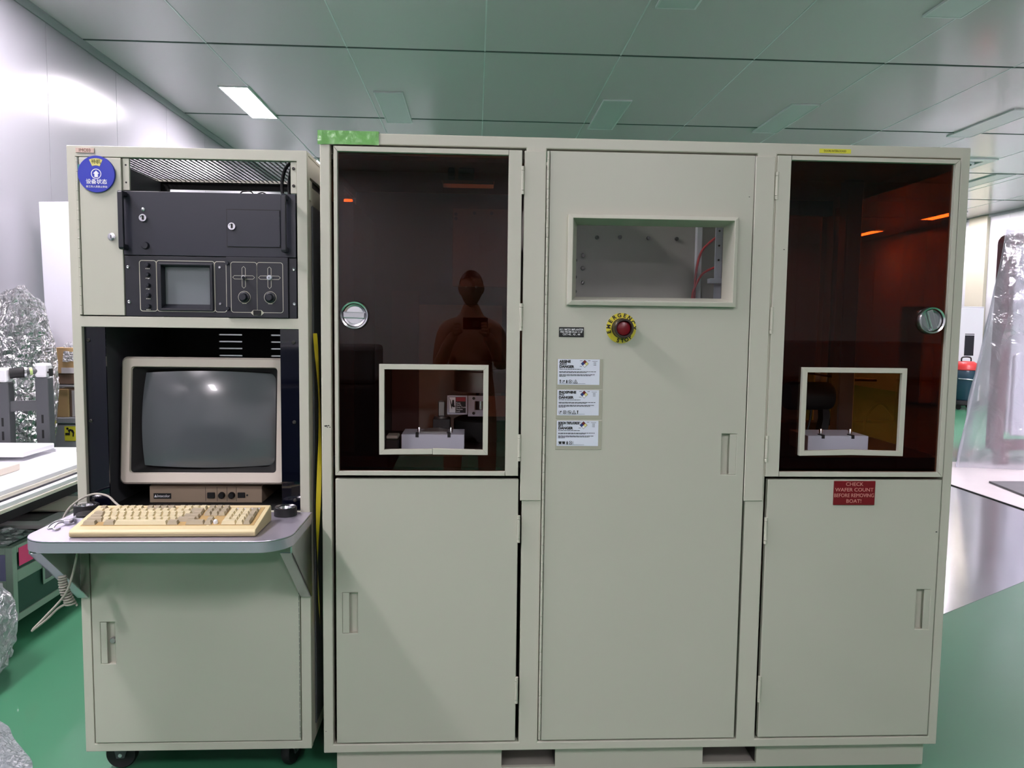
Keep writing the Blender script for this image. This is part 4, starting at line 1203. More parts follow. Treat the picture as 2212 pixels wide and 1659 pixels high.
def cross(cx, cz, chrome):
    a_, w_ = 0.0325, 0.0055
    def arm(o):
        A_, W_ = a_ - o * 1.2, w_ - o
        p = []
        for q in range(4):
            c_, s_ = math.cos(PI / 2 * q), math.sin(PI / 2 * q)
            for u, v in ((W_, -W_), (A_ - W_, -W_), (A_, 0), (A_ - W_, W_)):
                p.append((cx + c_ * u - s_ * v, cz + s_ * u + c_ * v))
        return p
    P, Q = arm(0), arm(0.0011)
    b = MB()
    n = len(P)
    va = [b.bm.verts.new((p[0], -0.0074, p[1])) for p in P]
    vb = [b.bm.verts.new((p[0], -0.0074, p[1])) for p in Q]
    for i in range(n):
        j = (i + 1) % n
        b.bm.faces.new((va[i], va[j], vb[j], vb[i]))
    obj('printed_cross', b, M_SILK, sub)
    if chrome:
        obj('key_switch', MB().lathe((cx, -0.0072, cz), [(0, 0.006), (0.0045, 0.0065), (0.007, 0.0055), (0.008, 0.0)], seg=20), M_WHITEBLK, sub, smooth=40)
        obj('key_slot', MB().box(cx - 0.001, cx + 0.001, -0.0142, -0.0136, cz - 0.0025, cz + 0.0025), M_BLACK, sub)
    else:
        obj('toggle_base', MB().lathe((cx, -0.0072, cz), [(0, 0.004), (0.006, 0.004), (0.007, 0.0)], seg=20), M_SATIN, sub, smooth=40)
        obj('toggle', MB().cyl((cx, -0.010, cz), (cx + 0.004, -0.024, cz - 0.002), 0.0035, 0.0045, seg=14), M_HANDLE, sub, smooth=40)
cross(-0.6845, 1.558, False)
cross(-0.6095, 1.558, True)
for cx in (-0.6835, -0.608):
    kb_ = obj('round_knob', MB().lathe((cx, -0.0072, 1.500), [(0, 0.019), (0.009, 0.019), (0.0105, 0.0175), (0.0115, 0.006), (0.0155, 0.005), (0.0165, 0.0)], seg=32), M_HANDLE, sub, smooth=40)
    obj('printed_arc', MB().lathe((cx, -0.0071, 1.500), [(0.0180, 0), (0.0180, 0.0004), (0.0170, 0.0004), (0.0170, 0)], seg=32, closed=True), M_SILK, sub)
    obj('fine_print', MB().box(cx - 0.006, cx + 0.006, -0.0074, -0.0071, 1.4805, 1.4825), M_SILK, sub, kind='stuff')
obj('switch_plate', MB().prism([(-0.6655, 1.4545), (-0.6575, 1.4465), (-0.6345, 1.4465), (-0.6265, 1.4545), (-0.6345, 1.4625), (-0.6575, 1.4625)], 'y', -0.0082, -0.0071), M_SILK, sub)
obj('rocker_switch', MB().box(-0.6570, -0.6350, -0.0125, -0.0082, 1.4475, 1.4615, 0.001), M_MATBLK, sub)

# monitor ------------------------------------------------------------------
mon = thing('monitor', 'old beige tube monitor with a dark curved screen set in the black rack opening', 'monitor', (-0.845, 0.2, 0.853))
TM = Matrix.Translation((0, 0.075, 0.921)) @ Matrix.Rotation(math.radians(-5.5), 4, 'X')
MX0, MX1, MZ0, MZ1 = -1.099, -0.589, 0.0, 0.396
hx0, hx1, hz0, hz1 = -1.0685, -0.6195, 0.034, 0.366
# bezel with rounded outside corners
b = MB()
def loopv(p, y):
    return [b.bm.verts.new((q[0], y, q[1])) for q in p]
O0 = rrect(MX0, MX1, MZ0, MZ1, 0.018)
O1 = rrect(MX0 + 0.006, MX1 - 0.006, MZ0 + 0.006, MZ1 - 0.006, 0.014)
I0 = rrect(hx0, hx1, hz0, hz1, 0.010)
I1 = rrect(hx0 + 0.002, hx1 - 0.002, hz0 + 0.002, hz1 - 0.002, 0.010)
Ls = [loopv(O0, 0.12), loopv(O0, 0.008), loopv(O1, 0.0), loopv(I0, -0.0), loopv(I1, 0.008), loopv(I1, 0.02)]
for A_, B_ in zip(Ls, Ls[1:]):
    for i in range(len(A_)):
        j = (i + 1) % len(A_)
        b.bm.faces.new((A_[i], A_[j], B_[j], B_[i]))
b.xform(TM)
obj('bezel', b, M_BEZEL, mon, smooth=35)
# dark funnel round the tube
b = MB()
F0 = rrect(hx0 + 0.002, hx1 - 0.002, hz0 + 0.002, hz1 - 0.002, 0.010)
F1 = rrect(hx0 + 0.032, hx1 - 0.014, hz0 + 0.018, hz1 - 0.014, 0.028)
Ls = [loopv(F0, 0.008), loopv(F1, 0.040)]
for i in range(len(F0)):
    j = (i + 1) % len(F0)
    b.bm.faces.new((Ls[0][i], Ls[0][j], Ls[1][j], Ls[1][i]))
b.xform(TM)
obj('screen_surround', b, M_MATBLK, mon, smooth=35)
b = MB()
sx0, sx1, sz0, sz1 = hx0 + 0.030, hx1 - 0.012, hz0 + 0.016, hz1 - 0.012
def tubef(u, v):
    a_, c_ = 2 * u - 1, 2 * v - 1
    # barrel-shaped outline, bulging face
    px = a_ * (1 - 0.030 * c_ * c_)
    pz = c_ * (1 - 0.045 * a_ * a_)
    return ((sx0 + sx1) / 2 + px * (sx1 - sx0) / 2, 0.010 + 0.016 * (a_ * a_ + 0.8 * c_ * c_) + 0.012 * a_, (sz0 + sz1) / 2 + pz * (sz1 - sz0) / 2)
b.grid(tubef, 40, 32)
b.xform(TM)
obj('screen', b, M_CRT, mon, smooth=180)
obj('case_body', MB().box(MX0 + 0.03, MX1 - 0.03, 0.20, 0.48, 0.93, 1.30, 0.02), M_MATBLK, mon)
bs = obj('control_base', MB().prism([(0.115, 0.8535), (0.115, 0.906), (0.125, 0.909), (0.40, 0.909), (0.40, 0.8535)], 'x', -1.024, -0.674), M_CTRL, mon, bevel=0.002, label='tan base box with controls')
obj('logo_plate', MB().box(-1.011, -0.957, 0.1135, 0.115, 0.8665, 0.8835), M_MATBLK, bs)
text('Intecolor', 0.0125, -0.980, 0.875, 0.1132, M_WHITE, bs, sx=0.85)
obj('logo_mark', MB().prism([(-1.009, 0.871), (-1.000, 0.871), (-1.0045, 0.880)], 'y', 0.1129, 0.1134), M_WHITE, bs)
obj('square_button', MB().box(-0.8435, -0.8205, 0.109, 0.115, 0.869, 0.887, 0.001), M_MATBLK, bs)
for x in (-0.799, -0.768):
    obj('control_knob', MB().lathe((x, 0.115, 0.878), [(0, 0.012), (0.008, 0.012), (0.0095, 0.010), (0.0105, 0)], seg=24), M_MATBLK, bs, smooth=40)
obj('power_switch', MB().box(-0.7495, -0.7265, 0.111, 0.115, 0.870, 0.887, 0.001), M_MATBLK, bs)
obj('indicator', MB().lathe((-0.720, 0.115, 0.878), [(0, 0.002), (0.003, 0.002), (0.003, 0)], seg=12), M_BOLT, bs)
for x in (-0.850, -0.814, -0.783, -0.754):
    obj('groove', MB().box(x - 0.0006, x + 0.0006, 0.1146, 0.115, 0.858, 0.904), M_BOLT, bs)

# keyboard -------------------------------------------------------------------
kb = thing('keyboard', 'yellowed full-size computer keyboard lying on the steel shelf', 'keyboard', (-0.826, -0.19, SZ))
KX, KY, KW, KDp = -1.067, -0.283, 0.483, 0.172
KM = Matrix.Translation((KX, KY, SZ + 0.001)) @ Matrix.Rotation(math.radians(0.8), 4, 'Z')
SL = math.atan2(0.026, 0.172)
b = MB().prism([(0.004, 0.0), (0.0, 0.005), (0.0, 0.014), (0.006, 0.020), (0.024, 0.0225), (0.166, 0.046), (0.172, 0.043), (0.172, 0.0)], 'x', 0, KW)
b.xform(KM)
obj('case', b, M_KBD, kb, bevel=0.002)
b = MB().plate(0.004, KW - 0.004, 0.0072, 0.0084, -0.0006, 0.0002)
b.xform(KM)
obj('case_seam', b, M_CTRL, kb)
# sloping deck frame of reference: u across, v up the slope
DK = KM @ Matrix.Translation((0, 0.024, 0.0225)) @ Matrix.Rotation(math.atan2(0.0235, 0.142), 4, 'X')
b = MB().box(0.016, 0.345, 0.006, 0.128, 0.0002, 0.0008).box(0.352, KW - 0.012, 0.006, 0.128, 0.0002, 0.0008)
b.xform(DK)
obj('key_well', b, M_KWELL, kb)
P = 0.0196
PV = 0.0196
key_meshes = {}
def key(u, v, wd, m, hd=1.0):
    k_ = (round(wd, 2), m.name, hd)
    if k_ not in key_meshes:
        hw, hh = wd * P / 2 - 0.0008, hd * PV / 2 - 0.0008
        bb = MB()
        lo = [bb.bm.verts.new((x, y, 0.0)) for x, y in ((-hw, -hh), (hw, -hh), (hw, hh), (-hw, hh))]
        tw, th = hw - 0.0028, hh - 0.0030
        hi = [bb.bm.verts.new((x, y + 0.0012, 0.0085)) for x, y in ((-tw, -th), (tw, -th), (tw, th), (-tw, th))]
        bb.bm.faces.new(hi)
        for i in range(4):
            bb.bm.faces.new((lo[i], lo[(i + 1) % 4], hi[(i + 1) % 4], hi[i]))
        me = bpy.data.meshes.new('key')
        bb.bm.to_mesh(me)
        bb.bm.free()
        me.materials.append(m)
        key_meshes[k_] = me
    o = bpy.data.objects.new('key', key_meshes[k_])
    C.objects.link(o)
    mw = DK @ Matrix.Translation((u, v, 0.0015))
    o.parent = kb
    o.matrix_parent_inverse = Matrix.Identity(4)
    o.matrix_basis = Matrix.Translation(-_w(kb)) @ mw
    POS[o.name] = mw.translation
U0, V0 = 0.019, 0.008
def row(r, items, u=0.0):
    for wd, m in items:
        if m is not None:
            key(U0 + (u + wd / 2) * P * 1.0, V0 + (r + 0.5) * PV, wd, m)
        u += wd
l, g = M_KEYL, M_KEYG
row(0, [(1.75, g), (1.0, None), (1.5, g), (7.0, l), (1.5, g), (1.0, None), (1.9, g)])
row(1, [(2.2, g)] + [(1, l)] * 10 + [(2.6, g)])
row(2, [(1.75, g)] + [(1, l)] * 11 + [(2.2, g)])
row(3, [(1.5, g)] + [(1, l)] * 12 + [(1.5, g)])
row(4, [(1, l)] * 13 + [(1.9, g)])
row(5, [(1, g), (1, None)] + [(1, l)] * 4 + [(0.5, None)] + [(1, g)] * 4 + [(0.5, None)] + [(1, l)] * 4 + [(-0.0, None)])
row(5, [(1, g)] * 3, 15.25)
row(4, [(1, g)] * 3, 15.25)
row(3, [(1, g)] * 3, 15.25)
row(1, [(1, g)], 16.25)
row(0, [(1, g), (1, g)], 15.25)
bb = MB().lathe((U0 + 17.75 * P, V0 + 0.5 * PV, 0.001), [(0.0, 0.011), (0.004, 0.0105), (0.006, 0.007), (0.006, 0.0)], (0, 0, 1), 16)
bb.xform(DK)
obj('key_stem', bb, M_WHITE, kb, smooth=60, label='bare white stem where a keycap is missing')
n0 = 18.55
row(4, [(1, l)] * 3 + [(1, g)], n0)
row(3, [(1, l)] * 3, n0)
row(2, [(1, l)] * 3, n0)
row(1, [(1, l)] * 3, n0)
row(0, [(2, l), (1, l)], n0)
key(U0 + (n0 + 3.5) * P, V0 + 3.0 * PV, 1, g, 2.0)
key(U0 + (n0 + 3.5) * P, V0 + 1.0 * PV, 1, g, 2.0)
bb = MB()
for i in range(3):
    bb.box(U0 + (n0 + 0.05 + 1.32 * i) * P, U0 + (n0 + 1.28 + 1.32 * i) * P, V0 + 5.15 * PV, V0 + 5.85 * PV, 0.0008, 0.0016)
bb.xform(DK)
obj('indicator_window', bb, M_PAPER, kb)
bb = MB().box(0.060, 0.085, 0.1315, 0.1365, 0.0002, 0.0008)
bb.xform(DK)
obj('badge', bb, M_BROWN, kb)

# things on the shelf ---------------------------------------------------------
def tape_roll(x, y, r, h, label):
    t = thing('tape_roll', label, 'tape roll', (x, y, SZ))
    obj('roll', MB().lathe((x, y, SZ + 0.0005), [(0.6 * r, 0.0), (r, 0.0), (r, h), (0.6 * r, h)], (0, 0, 1), 36, True), M_RUBBER, t, smooth=35)
    obj('core', MB().lathe((x, y, SZ + 0.0005), [(0.0, 0.004), (0.45 * r, 0.004), (0.59 * r, h - 0.004), (0.92 * r, h + 0.0012), (0.92 * r, h + 0.0022), (0.55 * r, h - 0.001), (0.40 * r, 0.006), (0.0, 0.006)], (0, 0, 1), 36), M_CHROME, t, smooth=35)
    return t
tape_roll(-0.562, -0.040, 0.033, 0.024, 'black roll with a shiny top at the shelf corner beside the numeric keypad')
tape_roll(-1.142, -0.038, 0.034, 0.030, 'black roll with a shiny top under the keyboard cable')
t = thing('suction_tool', 'silver tool with a black oval pad and two bent prongs beside the keyboard', 'hand tool', (-1.125, -0.13, SZ))
obj('cup', MB().lathe((-1.108, -0.115, SZ + 0.0006), [(0.0, 0), (0.028, 0), (0.030, 0.014), (0.028, 0.017), (0.0, 0.017)], (0, 0, 1), 30), M_SATIN, t, smooth=35)
obj('pad', MB().lathe((-1.106, -0.108, SZ + 0.0180), [(0.0, 0), (0.027, 0), (0.029, 0.004), (0.024, 0.007), (0.0, 0.007)], (0, 0, 1), 30), M_RUBBER, t, smooth=35)
obj('yoke', MB().box(-1.150, -1.130, -0.155, -0.130, SZ + 0.002, SZ + 0.016, 0.004, 2), M_SATIN, t)
obj('prong', MB().tube([(-1.148, -0.146, SZ + 0.010), (-1.160, -0.165, SZ + 0.014), (-1.168, -0.185, SZ + 0.008), (-1.165, -0.200, SZ + 0.003), (-1.155, -0.190, SZ + 0.003)], 0.0022), M_SATIN, t, smooth=60)
obj('prong', MB().tube([(-1.146, -0.152, SZ + 0.008), (-1.150, -0.178, SZ + 0.012), (-1.148, -0.205, SZ + 0.006), (-1.138, -0.212, SZ + 0.003), (-1.133, -0.198, SZ + 0.003)], 0.0022), M_SATIN, t, smooth=60)

t = thing('keyboard_cable', 'pale grey keyboard cable arching off the shelf, hanging in a loop with a coil', 'cable', (-1.2, -0.05, 0.5))
obj('lead', MB().tube([(-1.0, -0.122, SZ + 0.040), (-1.03, -0.10, SZ + 0.052), (-1.07, -0.06, SZ + 0.062), (-1.12, -0.035, SZ + 0.062), (-1.165, -0.028, SZ + 0.044), (-1.199, -0.035, SZ + 0.012), (-1.215, -0.05, SZ - 0.04), (-1.225, -0.06, SZ - 0.1), (-1.228, -0.05, 0.70)], 0.0032, seg=8), M_CABLE, t, smooth=60)
obj('lead', MB().tube([(-1.088, -0.19, 0.819), (-1.089, -0.2, 0.787), (-1.103, -0.2, 0.729), (-1.126, -0.2, 0.67), (-1.178, -0.2, 0.611), (-1.210, -0.2, 0.578), (-1.217, -0.2, 0.569), (-1.214, -0.2, 0.571), (-1.178, -0.2, 0.600), (-1.150, -0.195, 0.628), (-1.130, -0.19, 0.640)], 0.0032, seg=8), M_CABLE, t, smooth=60)
co = []
for k in range(221):
    f = k / 220
    a = 2 * PI * 12 * f
    cx = -1.117 - 0.022 * math.sin(f * 1.7)
    cz = 0.634 + 0.085 * f
    rr_ = 0.0135 * (1 - 0.35 * f)
    co.append((cx + rr_ * math.cos(a), -0.185 + rr_ * math.sin(a), cz))
obj('coil', MB().tube(co, 0.0028, seg=6, smooth=False), M_CABLE, t, smooth=60)

# yellow strap hanging in the gap between rack and cabinet
def strap(u, v):
    z = 1.395 - 0.91 * u
    tw = 0.5 + 0.9 * math.sin(u * 9.0) + u
    wd = 0.011 + 0.003 * math.sin(u * 15)
    x = -0.4855 + 0.006 * math.sin(u * 5) + 0.012 * u
    s = (v - 0.5) * 2 * wd
    return (x + s * 0.5 * math.cos(tw), 0.030 + 0.015 * math.sin(u * 7) + s * math.sin(tw), z)
tag(obj('yellow_strap', MB().grid(strap, 60, 3), M_CAUTION, None, smooth=180), 'twisted yellow plastic strap hanging in the gap between rack and cabinet', 'strap')

# ================================================================== LEFT OF THE RACK
# foam board standing against the back items
b = MB().box(-0.24, 0.24, -0.02, 0.02, 0.0, 2.235, 0.004)
b.xform(Matrix.Translation((-2.735, 3.20, 0.004)) @ Matrix.Rotation(math.radians(-1.3), 4, 'Y'))
tag(obj('foam_board', b, M_FOAM, None), 'tall thick white foam board standing upright by the white wall', 'board')

# plastic-wrapped dome machine
t = thing('wrapped_machine', 'rounded machine under crinkled clear plastic film behind the grey stand', 'wrapped machine', (-2.885, 2.66, 0))
b = MB()
bmesh.ops.create_icosphere(b.bm, subdivisions=5, radius=1.0)
for v in b.bm.verts:
    p = v.co.copy()
    n_ = noise.noise(p * 3.1) * 0.06 + noise.noise(p * 9.0) * 0.035 + abs(noise.noise(p * 17.0)) * 0.03
    s = 1.0 + n_
    zz = p.z * s
    v.co = Vector((p.x * 0.205 * s, p.y * 0.20 * s, 1.06 + zz * (0.56 if zz > 0 else 0.70)))
b.xform(Matrix.Translation((-2.885, 2.66, 0)))
obj('plastic_film', b, M_FILM_DOME, t, smooth=180)
obj('machine_body', MB().box(-2.99, -2.78, 2.57, 2.75, 0.45, 1.40, 0.05, 2), mat('grey_green_machine', (96, 108, 106), 0.5), t)
obj('machine_ring', MB().lathe((-2.88, 2.56, 1.0), [(0.12, 0), (0.12, 0.02), (0.09, 0.02), (0.09, 0)], (0, -1, 0), 32, True), M_GREYMETAL, t, smooth=40)
obj('base', MB().box(-3.02, -2.76, 2.55, 2.78, 0.0, 0.45, 0.02), M_DKSTEEL, t)

# dark grey stand with white clamps and rod
t = thing('roller_stand', 'dark grey steel stand with white clamps carrying a black rod', 'stand', (-2.63, 2.30, 0))
def leg(x, y, top):
    lb = MB().box(x - 0.038, x + 0.038, y - 0.03, y + 0.03, 0.0, top, 0.003)
    return obj('leg', lb, M_DKSTEEL, t)
l1 = leg(-2.742, 2.25, 1.055)
l2 = leg(-2.560, 2.33, 1.080)
obj('crossbar', MB().prism([(-2.71, 2.235), (-2.59, 2.30), (-2.59, 2.33), (-2.71, 2.265)], 'z', 0.885, 0.945), M_DKSTEEL, t)
for lg, x, y, z in ((l1, -2.742, 2.25, 1.0555), (l2, -2.562, 2.33, 1.0805)):
    obj('clamp', MB().box(x - 0.036, x + 0.036, y - 0.034, y + 0.034, z, z + 0.085, 0.014, 2), M_PLASTICW, lg)
obj('rod', MB().cyl((-2.705, 2.245, 1.108), (-2.640, 2.275, 1.113), 0.031, seg=24), M_RUBBER, t, smooth=40)
obj('rod_cap', MB().lathe((-2.640, 2.275, 1.113), [(0, 0.022), (0.014, 0.022), (0.016, 0.011), (0.033, 0.011), (0.034, 0)], (0.857, 0.515, 0), 24), M_SATIN, t, smooth=40)
obj('rod', MB().cyl((-2.632, 2.282, 1.116), (-2.590, 2.312, 1.120), 0.020, seg=20), M_DKSTEEL, t, smooth=40)
obj('rod_band', MB().cyl((-2.620, 2.2905, 1.117), (-2.608, 2.299, 1.1185), 0.0215, seg=20), mat('lime_band', (190, 216, 140), 0.4), t, smooth=40)
obj('knob_screw', MB().cyl((-2.525, 2.31, 1.112), (-2.505, 2.30, 1.112), 0.006, seg=10), M_MATBLK, l2)
obj('knob_wing', MB().box(-2.508, -2.497, 2.282, 2.318, 1.090, 1.136, 0.004), M_MATBLK, l2)
for x, y, z in ((-2.742, 2.2195, 0.72), (-2.742, 2.2195, 0.80), (-2.560, 2.2995, 0.72), (-2.560, 2.2995, 0.81)):
    obj('slot', MB().box(x - 0.006, x + 0.006, y - 0.0005, y + 0.002, z, z + 0.05), M_BLACK, l1 if x < -2.7 else l2)

# wire shelf with cartons and a grey tote
t = thing('wire_shelf', 'silver wire shelf holding cartons beside the wrapped machine', 'shelf', (-2.60, 3.05, 0))
for x in (-2.90, -2.30):
    for y in (2.95, 3.15):
        obj('post', MB().cyl((x, y, 0), (x, y, 0.985), 0.009, seg=12), M_ALU, t, smooth=40)
for z in (0.36, 0.975):
    for y in (2.95, 3.15):
        obj('rail', MB().cyl((-2.90, y, z), (-2.30, y, z), 0.008, seg=8), M_ALU, t, smooth=40)
    wb = MB()
    for k in range(24):
        x = -2.89 + 0.0255 * k
        wb.box(x - 0.002, x + 0.002, 2.95, 3.15, z + 0.008, z + 0.011)
    obj('wire_grate', wb, M_ALU, t)
def carton(x0, x1, y0, y1, z0, z1, label, m=None, flap=None):
    t = thing('carton', label, 'box', ((x0 + x1) / 2, (y0 + y1) / 2, z0))
    obj('body', MB().box(x0, x1, y0, y1, z0, z1, 0.003), m or M_CARDB, t)
    if flap:
        obj('flap', MB().box(*flap), M_PAPER, t)
    return t
carton(-2.86, -2.40, 2.965, 3.13, 0.987, 1.058, 'brown carton lying flat on the wire shelf top', M_CARDBD)
carton(-2.83, -2.40, 2.960, 3.13, 1.0595, 1.235, 'open tan carton with pale bubble wrap, top of the wire shelf', M_CARDB, (-2.79, -2.42, 2.954, 2.9595, 1.062, 1.10))
carton(-2.84, -2.755, 2.965, 3.13, 0.7625, 0.955, 'tan carton under the wire rail, beside a brown one', M_CARDB)
carton(-2.753, -2.42, 2.975, 3.13, 0.7625, 0.955, 'brown carton with a white paper slip under the wire rail', M_CARDBD, (-2.735, -2.60, 2.970, 2.9745, 0.765, 0.945))
b = MB()
def wrapf(u, v):
    x = -2.775 + 0.36 * u
    zz = 1.238 + 0.035 * math.sin(PI * v) + 0.010 * noise.noise(Vector((u * 8, v * 6, 3)))
    return (x, 2.946 + 0.165 * v, max(1.2365, zz) if v > 0.12 else 1.2365 - (0.12 - v) * 0.8 + 0.008 * noise.noise(Vector((u * 9, v * 9, 4))))
b.grid(wrapf, 30, 24)
tag(obj('bubble_wrap_sheet', b, M_BUBBLE, None, smooth=180), 'pinkish white bubble wrap lying over the open carton', 'bubble wrap')
t = thing('storage_tote', 'grey plastic tote with a yellow lifting sticker on the lower wire shelf', 'storage box', (-2.62, 3.05, 0.372))
obj('tub', MB().box(-2.87, -2.38, 2.965, 3.135, 0.3715, 0.715, 0.012, 2), M_TOTE, t)
obj('lid', MB().box(-2.88, -2.37, 2.961, 3.139, 0.7155, 0.762, 0.008, 2), M_TOTE, t)
stk = obj('sticker', MB().box(-2.787, -2.66, 2.9635, 2.965, 0.60, 0.700), M_LEMON, t, label='yellow sticker with a black lifting figure')
sx_ = -0.177
for poly in ([(-2.605, 0.640), (-2.575, 0.640), (-2.575, 0.655), (-2.605, 0.655)], [(-2.575, 0.653), (-2.583, 0.661), (-2.588, 0.675), (-2.572, 0.682), (-2.552, 0.675), (-2.545, 0.657), (-2.550, 0.630), (-2.558, 0.630), (-2.556, 0.653), (-2.565, 0.665), (-2.573, 0.669)]):
    obj('lifting_symbol', MB().prism([(p[0] + sx_, p[1]) for p in poly], 'y', 2.9625, 2.9635), M_TEXT, stk)
obj('lifting_symbol', MB().lathe((-2.590 + sx_, 2.9635, 0.684), [(0, 0.001), (0.008, 0.001), (0.008, 0)], seg=14), M_TEXT, stk)

# flight case with castors
FX0, FX1, FY0, FY1, FZ0, FZ1 = -2.72, -2.02, 1.06, 2.15, 0.085, 0.425
t = thing('flight_case', 'dark green flight case with aluminium edges and a butterfly latch on orange castors', 'flight case', ((FX0 + FX1) / 2, (FY0 + FY1) / 2, 0))
obj('shell', MB().box(FX0 + 0.006, FX1 - 0.006, FY0 + 0.006, FY1 - 0.006, FZ0 + 0.006, FZ1 - 0.006), M_CASEG, t)
obj('end_panel', MB().box(FX0 + 0.02, FX1 - 0.02, FY0 + 0.003, FY0 + 0.0058, FZ0 + 0.02, FZ1 - 0.02), M_CASEP, t)
e = 0.032
def edge(x0, x1, y0, y1, z0, z1):
    obj('edge_profile', MB().box(x0, x1, y0, y1, z0, z1, 0.002), M_CASEALU, t)
for z in (FZ0, FZ1 - e):
    edge(FX1 - e, FX1, FY0 + e, FY1, z, z + e)
    edge(FX0, FX1 - e, FY0, FY0 + e, z, z + e)
edge(FX1 - e, FX1 + 0.0005, FY0 - 0.0005, FY0 + e, FZ0, FZ1)
edge(FX1 - e, FX1, FY1 - e, FY1, FZ0 + e, FZ1 - e)
edge(FX1 - 0.012, FX1 + 0.001, FY0 + e, FY1 - e, 0.262, 0.315)
edge(FX0 + 0.02, FX1 - e, FY0 + 0.0005, FY0 + 0.012, 0.24, 0.275)
for y0 in (FY0 + 0.22, FY0 + 0.62):
    lt = obj('latch_plate', MB().plate(y0, y0 + 0.115, 0.185, 0.355, FX1 + 0.0012, FX1 + 0.005, [(y0 + 0.016, y0 + 0.100, 0.202, 0.338)], axis='x'), M_CASEALU, t, bevel=0.001)
    obj('latch_dish', MB().box(FX1 - 0.004, FX1 + 0.0008, y0 + 0.016, y0 + 0.100, 0.202, 0.338), M_DKSTEEL, lt)
    obj('latch_disc', MB().lathe((FX1 + 0.001, y0 + 0.058, 0.262), [(0, 0.008), (0.014, 0.008), (0.016, 0.006), (0.022, 0.006), (0.024, 0)], (1, 0, 0), 20), M_CASEALU, lt, smooth=40)
    obj('latch_wing', MB().box(FX1 + 0.001, FX1 + 0.008, y0 + 0.036, y0 + 0.080, 0.300, 0.330, 0.002), M_CASEALU, lt)
obj('label_holder', MB().plate(FY0 + 0.20, FY0 + 0.27, 0.365, 0.405, FX1 + 0.0002, FX1 + 0.003, [(FY0 + 0.215, FY0 + 0.255, 0.374, 0.396)], axis='x'), M_CASEALU, t)
obj('sticker', MB().box(FX1 + 0.0005, FX1 + 0.002, FY0 + 0.045, FY0 + 0.155, 0.330, 0.412), M_MAGENTA, t, label='magenta pink sticker')
for x, y in ((FX1 - 0.07, FY0 + 0.07), (FX0 + 0.07, FY0 + 0.07), (FX1 - 0.07, FY1 - 0.07), (FX0 + 0.07, FY1 - 0.07)):
    cw = obj('castor', MB().box(x - 0.04, x + 0.04, y - 0.04, y + 0.04, 0.074, FZ0 - 0.0005), M_DKSTEEL, t)
    obj('castor_wheel', MB().lathe((x, y, 0.037), [(0.0, -0.015), (0.030, -0.015), (0.037, -0.010), (0.037, 0.010), (0.030, 0.015), (0, 0.015)], (0.9, 0.43, 0), 28), M_ORANGE, cw, smooth=40)
# crinkled bag, frames and board lying on the case
b = MB()
def bagf(u, v):
    x = -2.62 + 0.56 * u
    y = 1.075 + 0.26 * v
    e_ = min(u, 1 - u, v, 1 - v) * 6
    return (x, y, 0.428 + min(1, e_) * (0.022 + 0.016 * noise.noise(Vector((u * 7, v * 10, 1))) + 0.006 * noise.noise(Vector((u * 19, v * 24, 7)))))
b.grid(bagf, 40, 30)
tag(obj('plastic_bag', b, M_FILM_WRAP, None, smooth=180), 'flat crinkled plastic bag on the near end of the flight case', 'plastic bag')
t = thing('document_frame', 'pale grey flat frame with a dark inset lying on the flight case', 'frame', (-2.35, 1.6, 0.4255))
obj('surround', MB().plate(-2.70, -2.04, 1.36, 1.98, 0.4265, 0.446, [(-2.60, -2.12, 1.44, 1.90)], axis='z'), M_PAPER, t, bevel=0.002)
obj('inset', MB().box(-2.605, -2.115, 1.435, 1.905, 0.4268, 0.436), M_DKGREY, t)
t = obj('buff_board', MB().box(-2.30, -2.06, 1.62, 1.93, 0.4465, 0.456, 0.002), M_BUFF, None)
tag(t, 'buff board lying flat on the grey frame', 'board')
for i, (x0, lb) in enumerate(((-2.37, 'thin cream channel strip on the grey frame, the outer one'), (-2.335, 'thin cream channel strip on the grey frame, next to the buff board'))):
    tag(obj('channel_strip', MB().box(x0, x0 + 0.022, 1.50, 1.93, 0.4465, 0.462, 0.003), M_BUFF, None), lb, 'strip')
b = MB().box(-2.62, -2.22, 1.30, 2.08, 0.463, 0.598)
t = obj('black_crate', b, M_MATBLK, None, bevel=0.004)
tag(t, 'black crate under the white trays', 'crate')
# two stacked white trays
def tray(z0, label, dx):
    t = thing('white_tray', label, 'tray', (-2.5, 1.5, z0))
    x0, x1, y0, y1 = -2.98 + dx, -2.0 + dx, 0.78, 2.20
    obj('rim', MB().plate(x0, x1, y0, y1, z0, z0 + 0.042, [(x0 + 0.03, x1 - 0.03, y0 + 0.03, y1 - 0.03)], axis='z'), M_PLASTICW, t, bevel=0.004)
    obj('rim_band', MB().plate(x0 - 0.006, x1 + 0.006, y0 - 0.006, y1 + 0.006, z0 + 0.004, z0 + 0.020, [(x0 + 0.002, x1 - 0.002, y0 + 0.002, y1 - 0.002)], axis='z'), M_CREAMED, t, bevel=0.002)
    obj('floor_panel', MB().box(x0 + 0.028, x1 - 0.028, y0 + 0.028, y1 - 0.028, z0 + 0.004, z0 + 0.020), M_PLASTICW, t)
    return t
tray(0.5985, 'lower of the two stacked white plastic trays above the flight case', 0.0)
tray(0.6415, 'upper of the two stacked white plastic trays above the flight case', -0.045)
t = obj('white_slab', MB().box(-2.95, -2.42, 1.85, 2.16, 0.684, 0.715, 0.006, 2), M_PLASTICW, None)
tag(t, 'small white plastic slab lying at the far end of the upper tray', 'slab')
t = obj('cream_block', MB().box(-2.60, -2.30, 1.36, 1.62, 0.6625, 0.700, 0.004), M_BUFF, None)
tag(t, 'pale cream block lying inside the upper white tray', 'block')
t = obj('blue_clip', MB().box(-2.215, -2.17, 1.13, 1.17, 0.6840, 0.694, 0.003), mat('bright_blue', (60, 60, 210), 0.4), None)
tag(t, 'small bright blue clip on the upper white tray', 'clip')
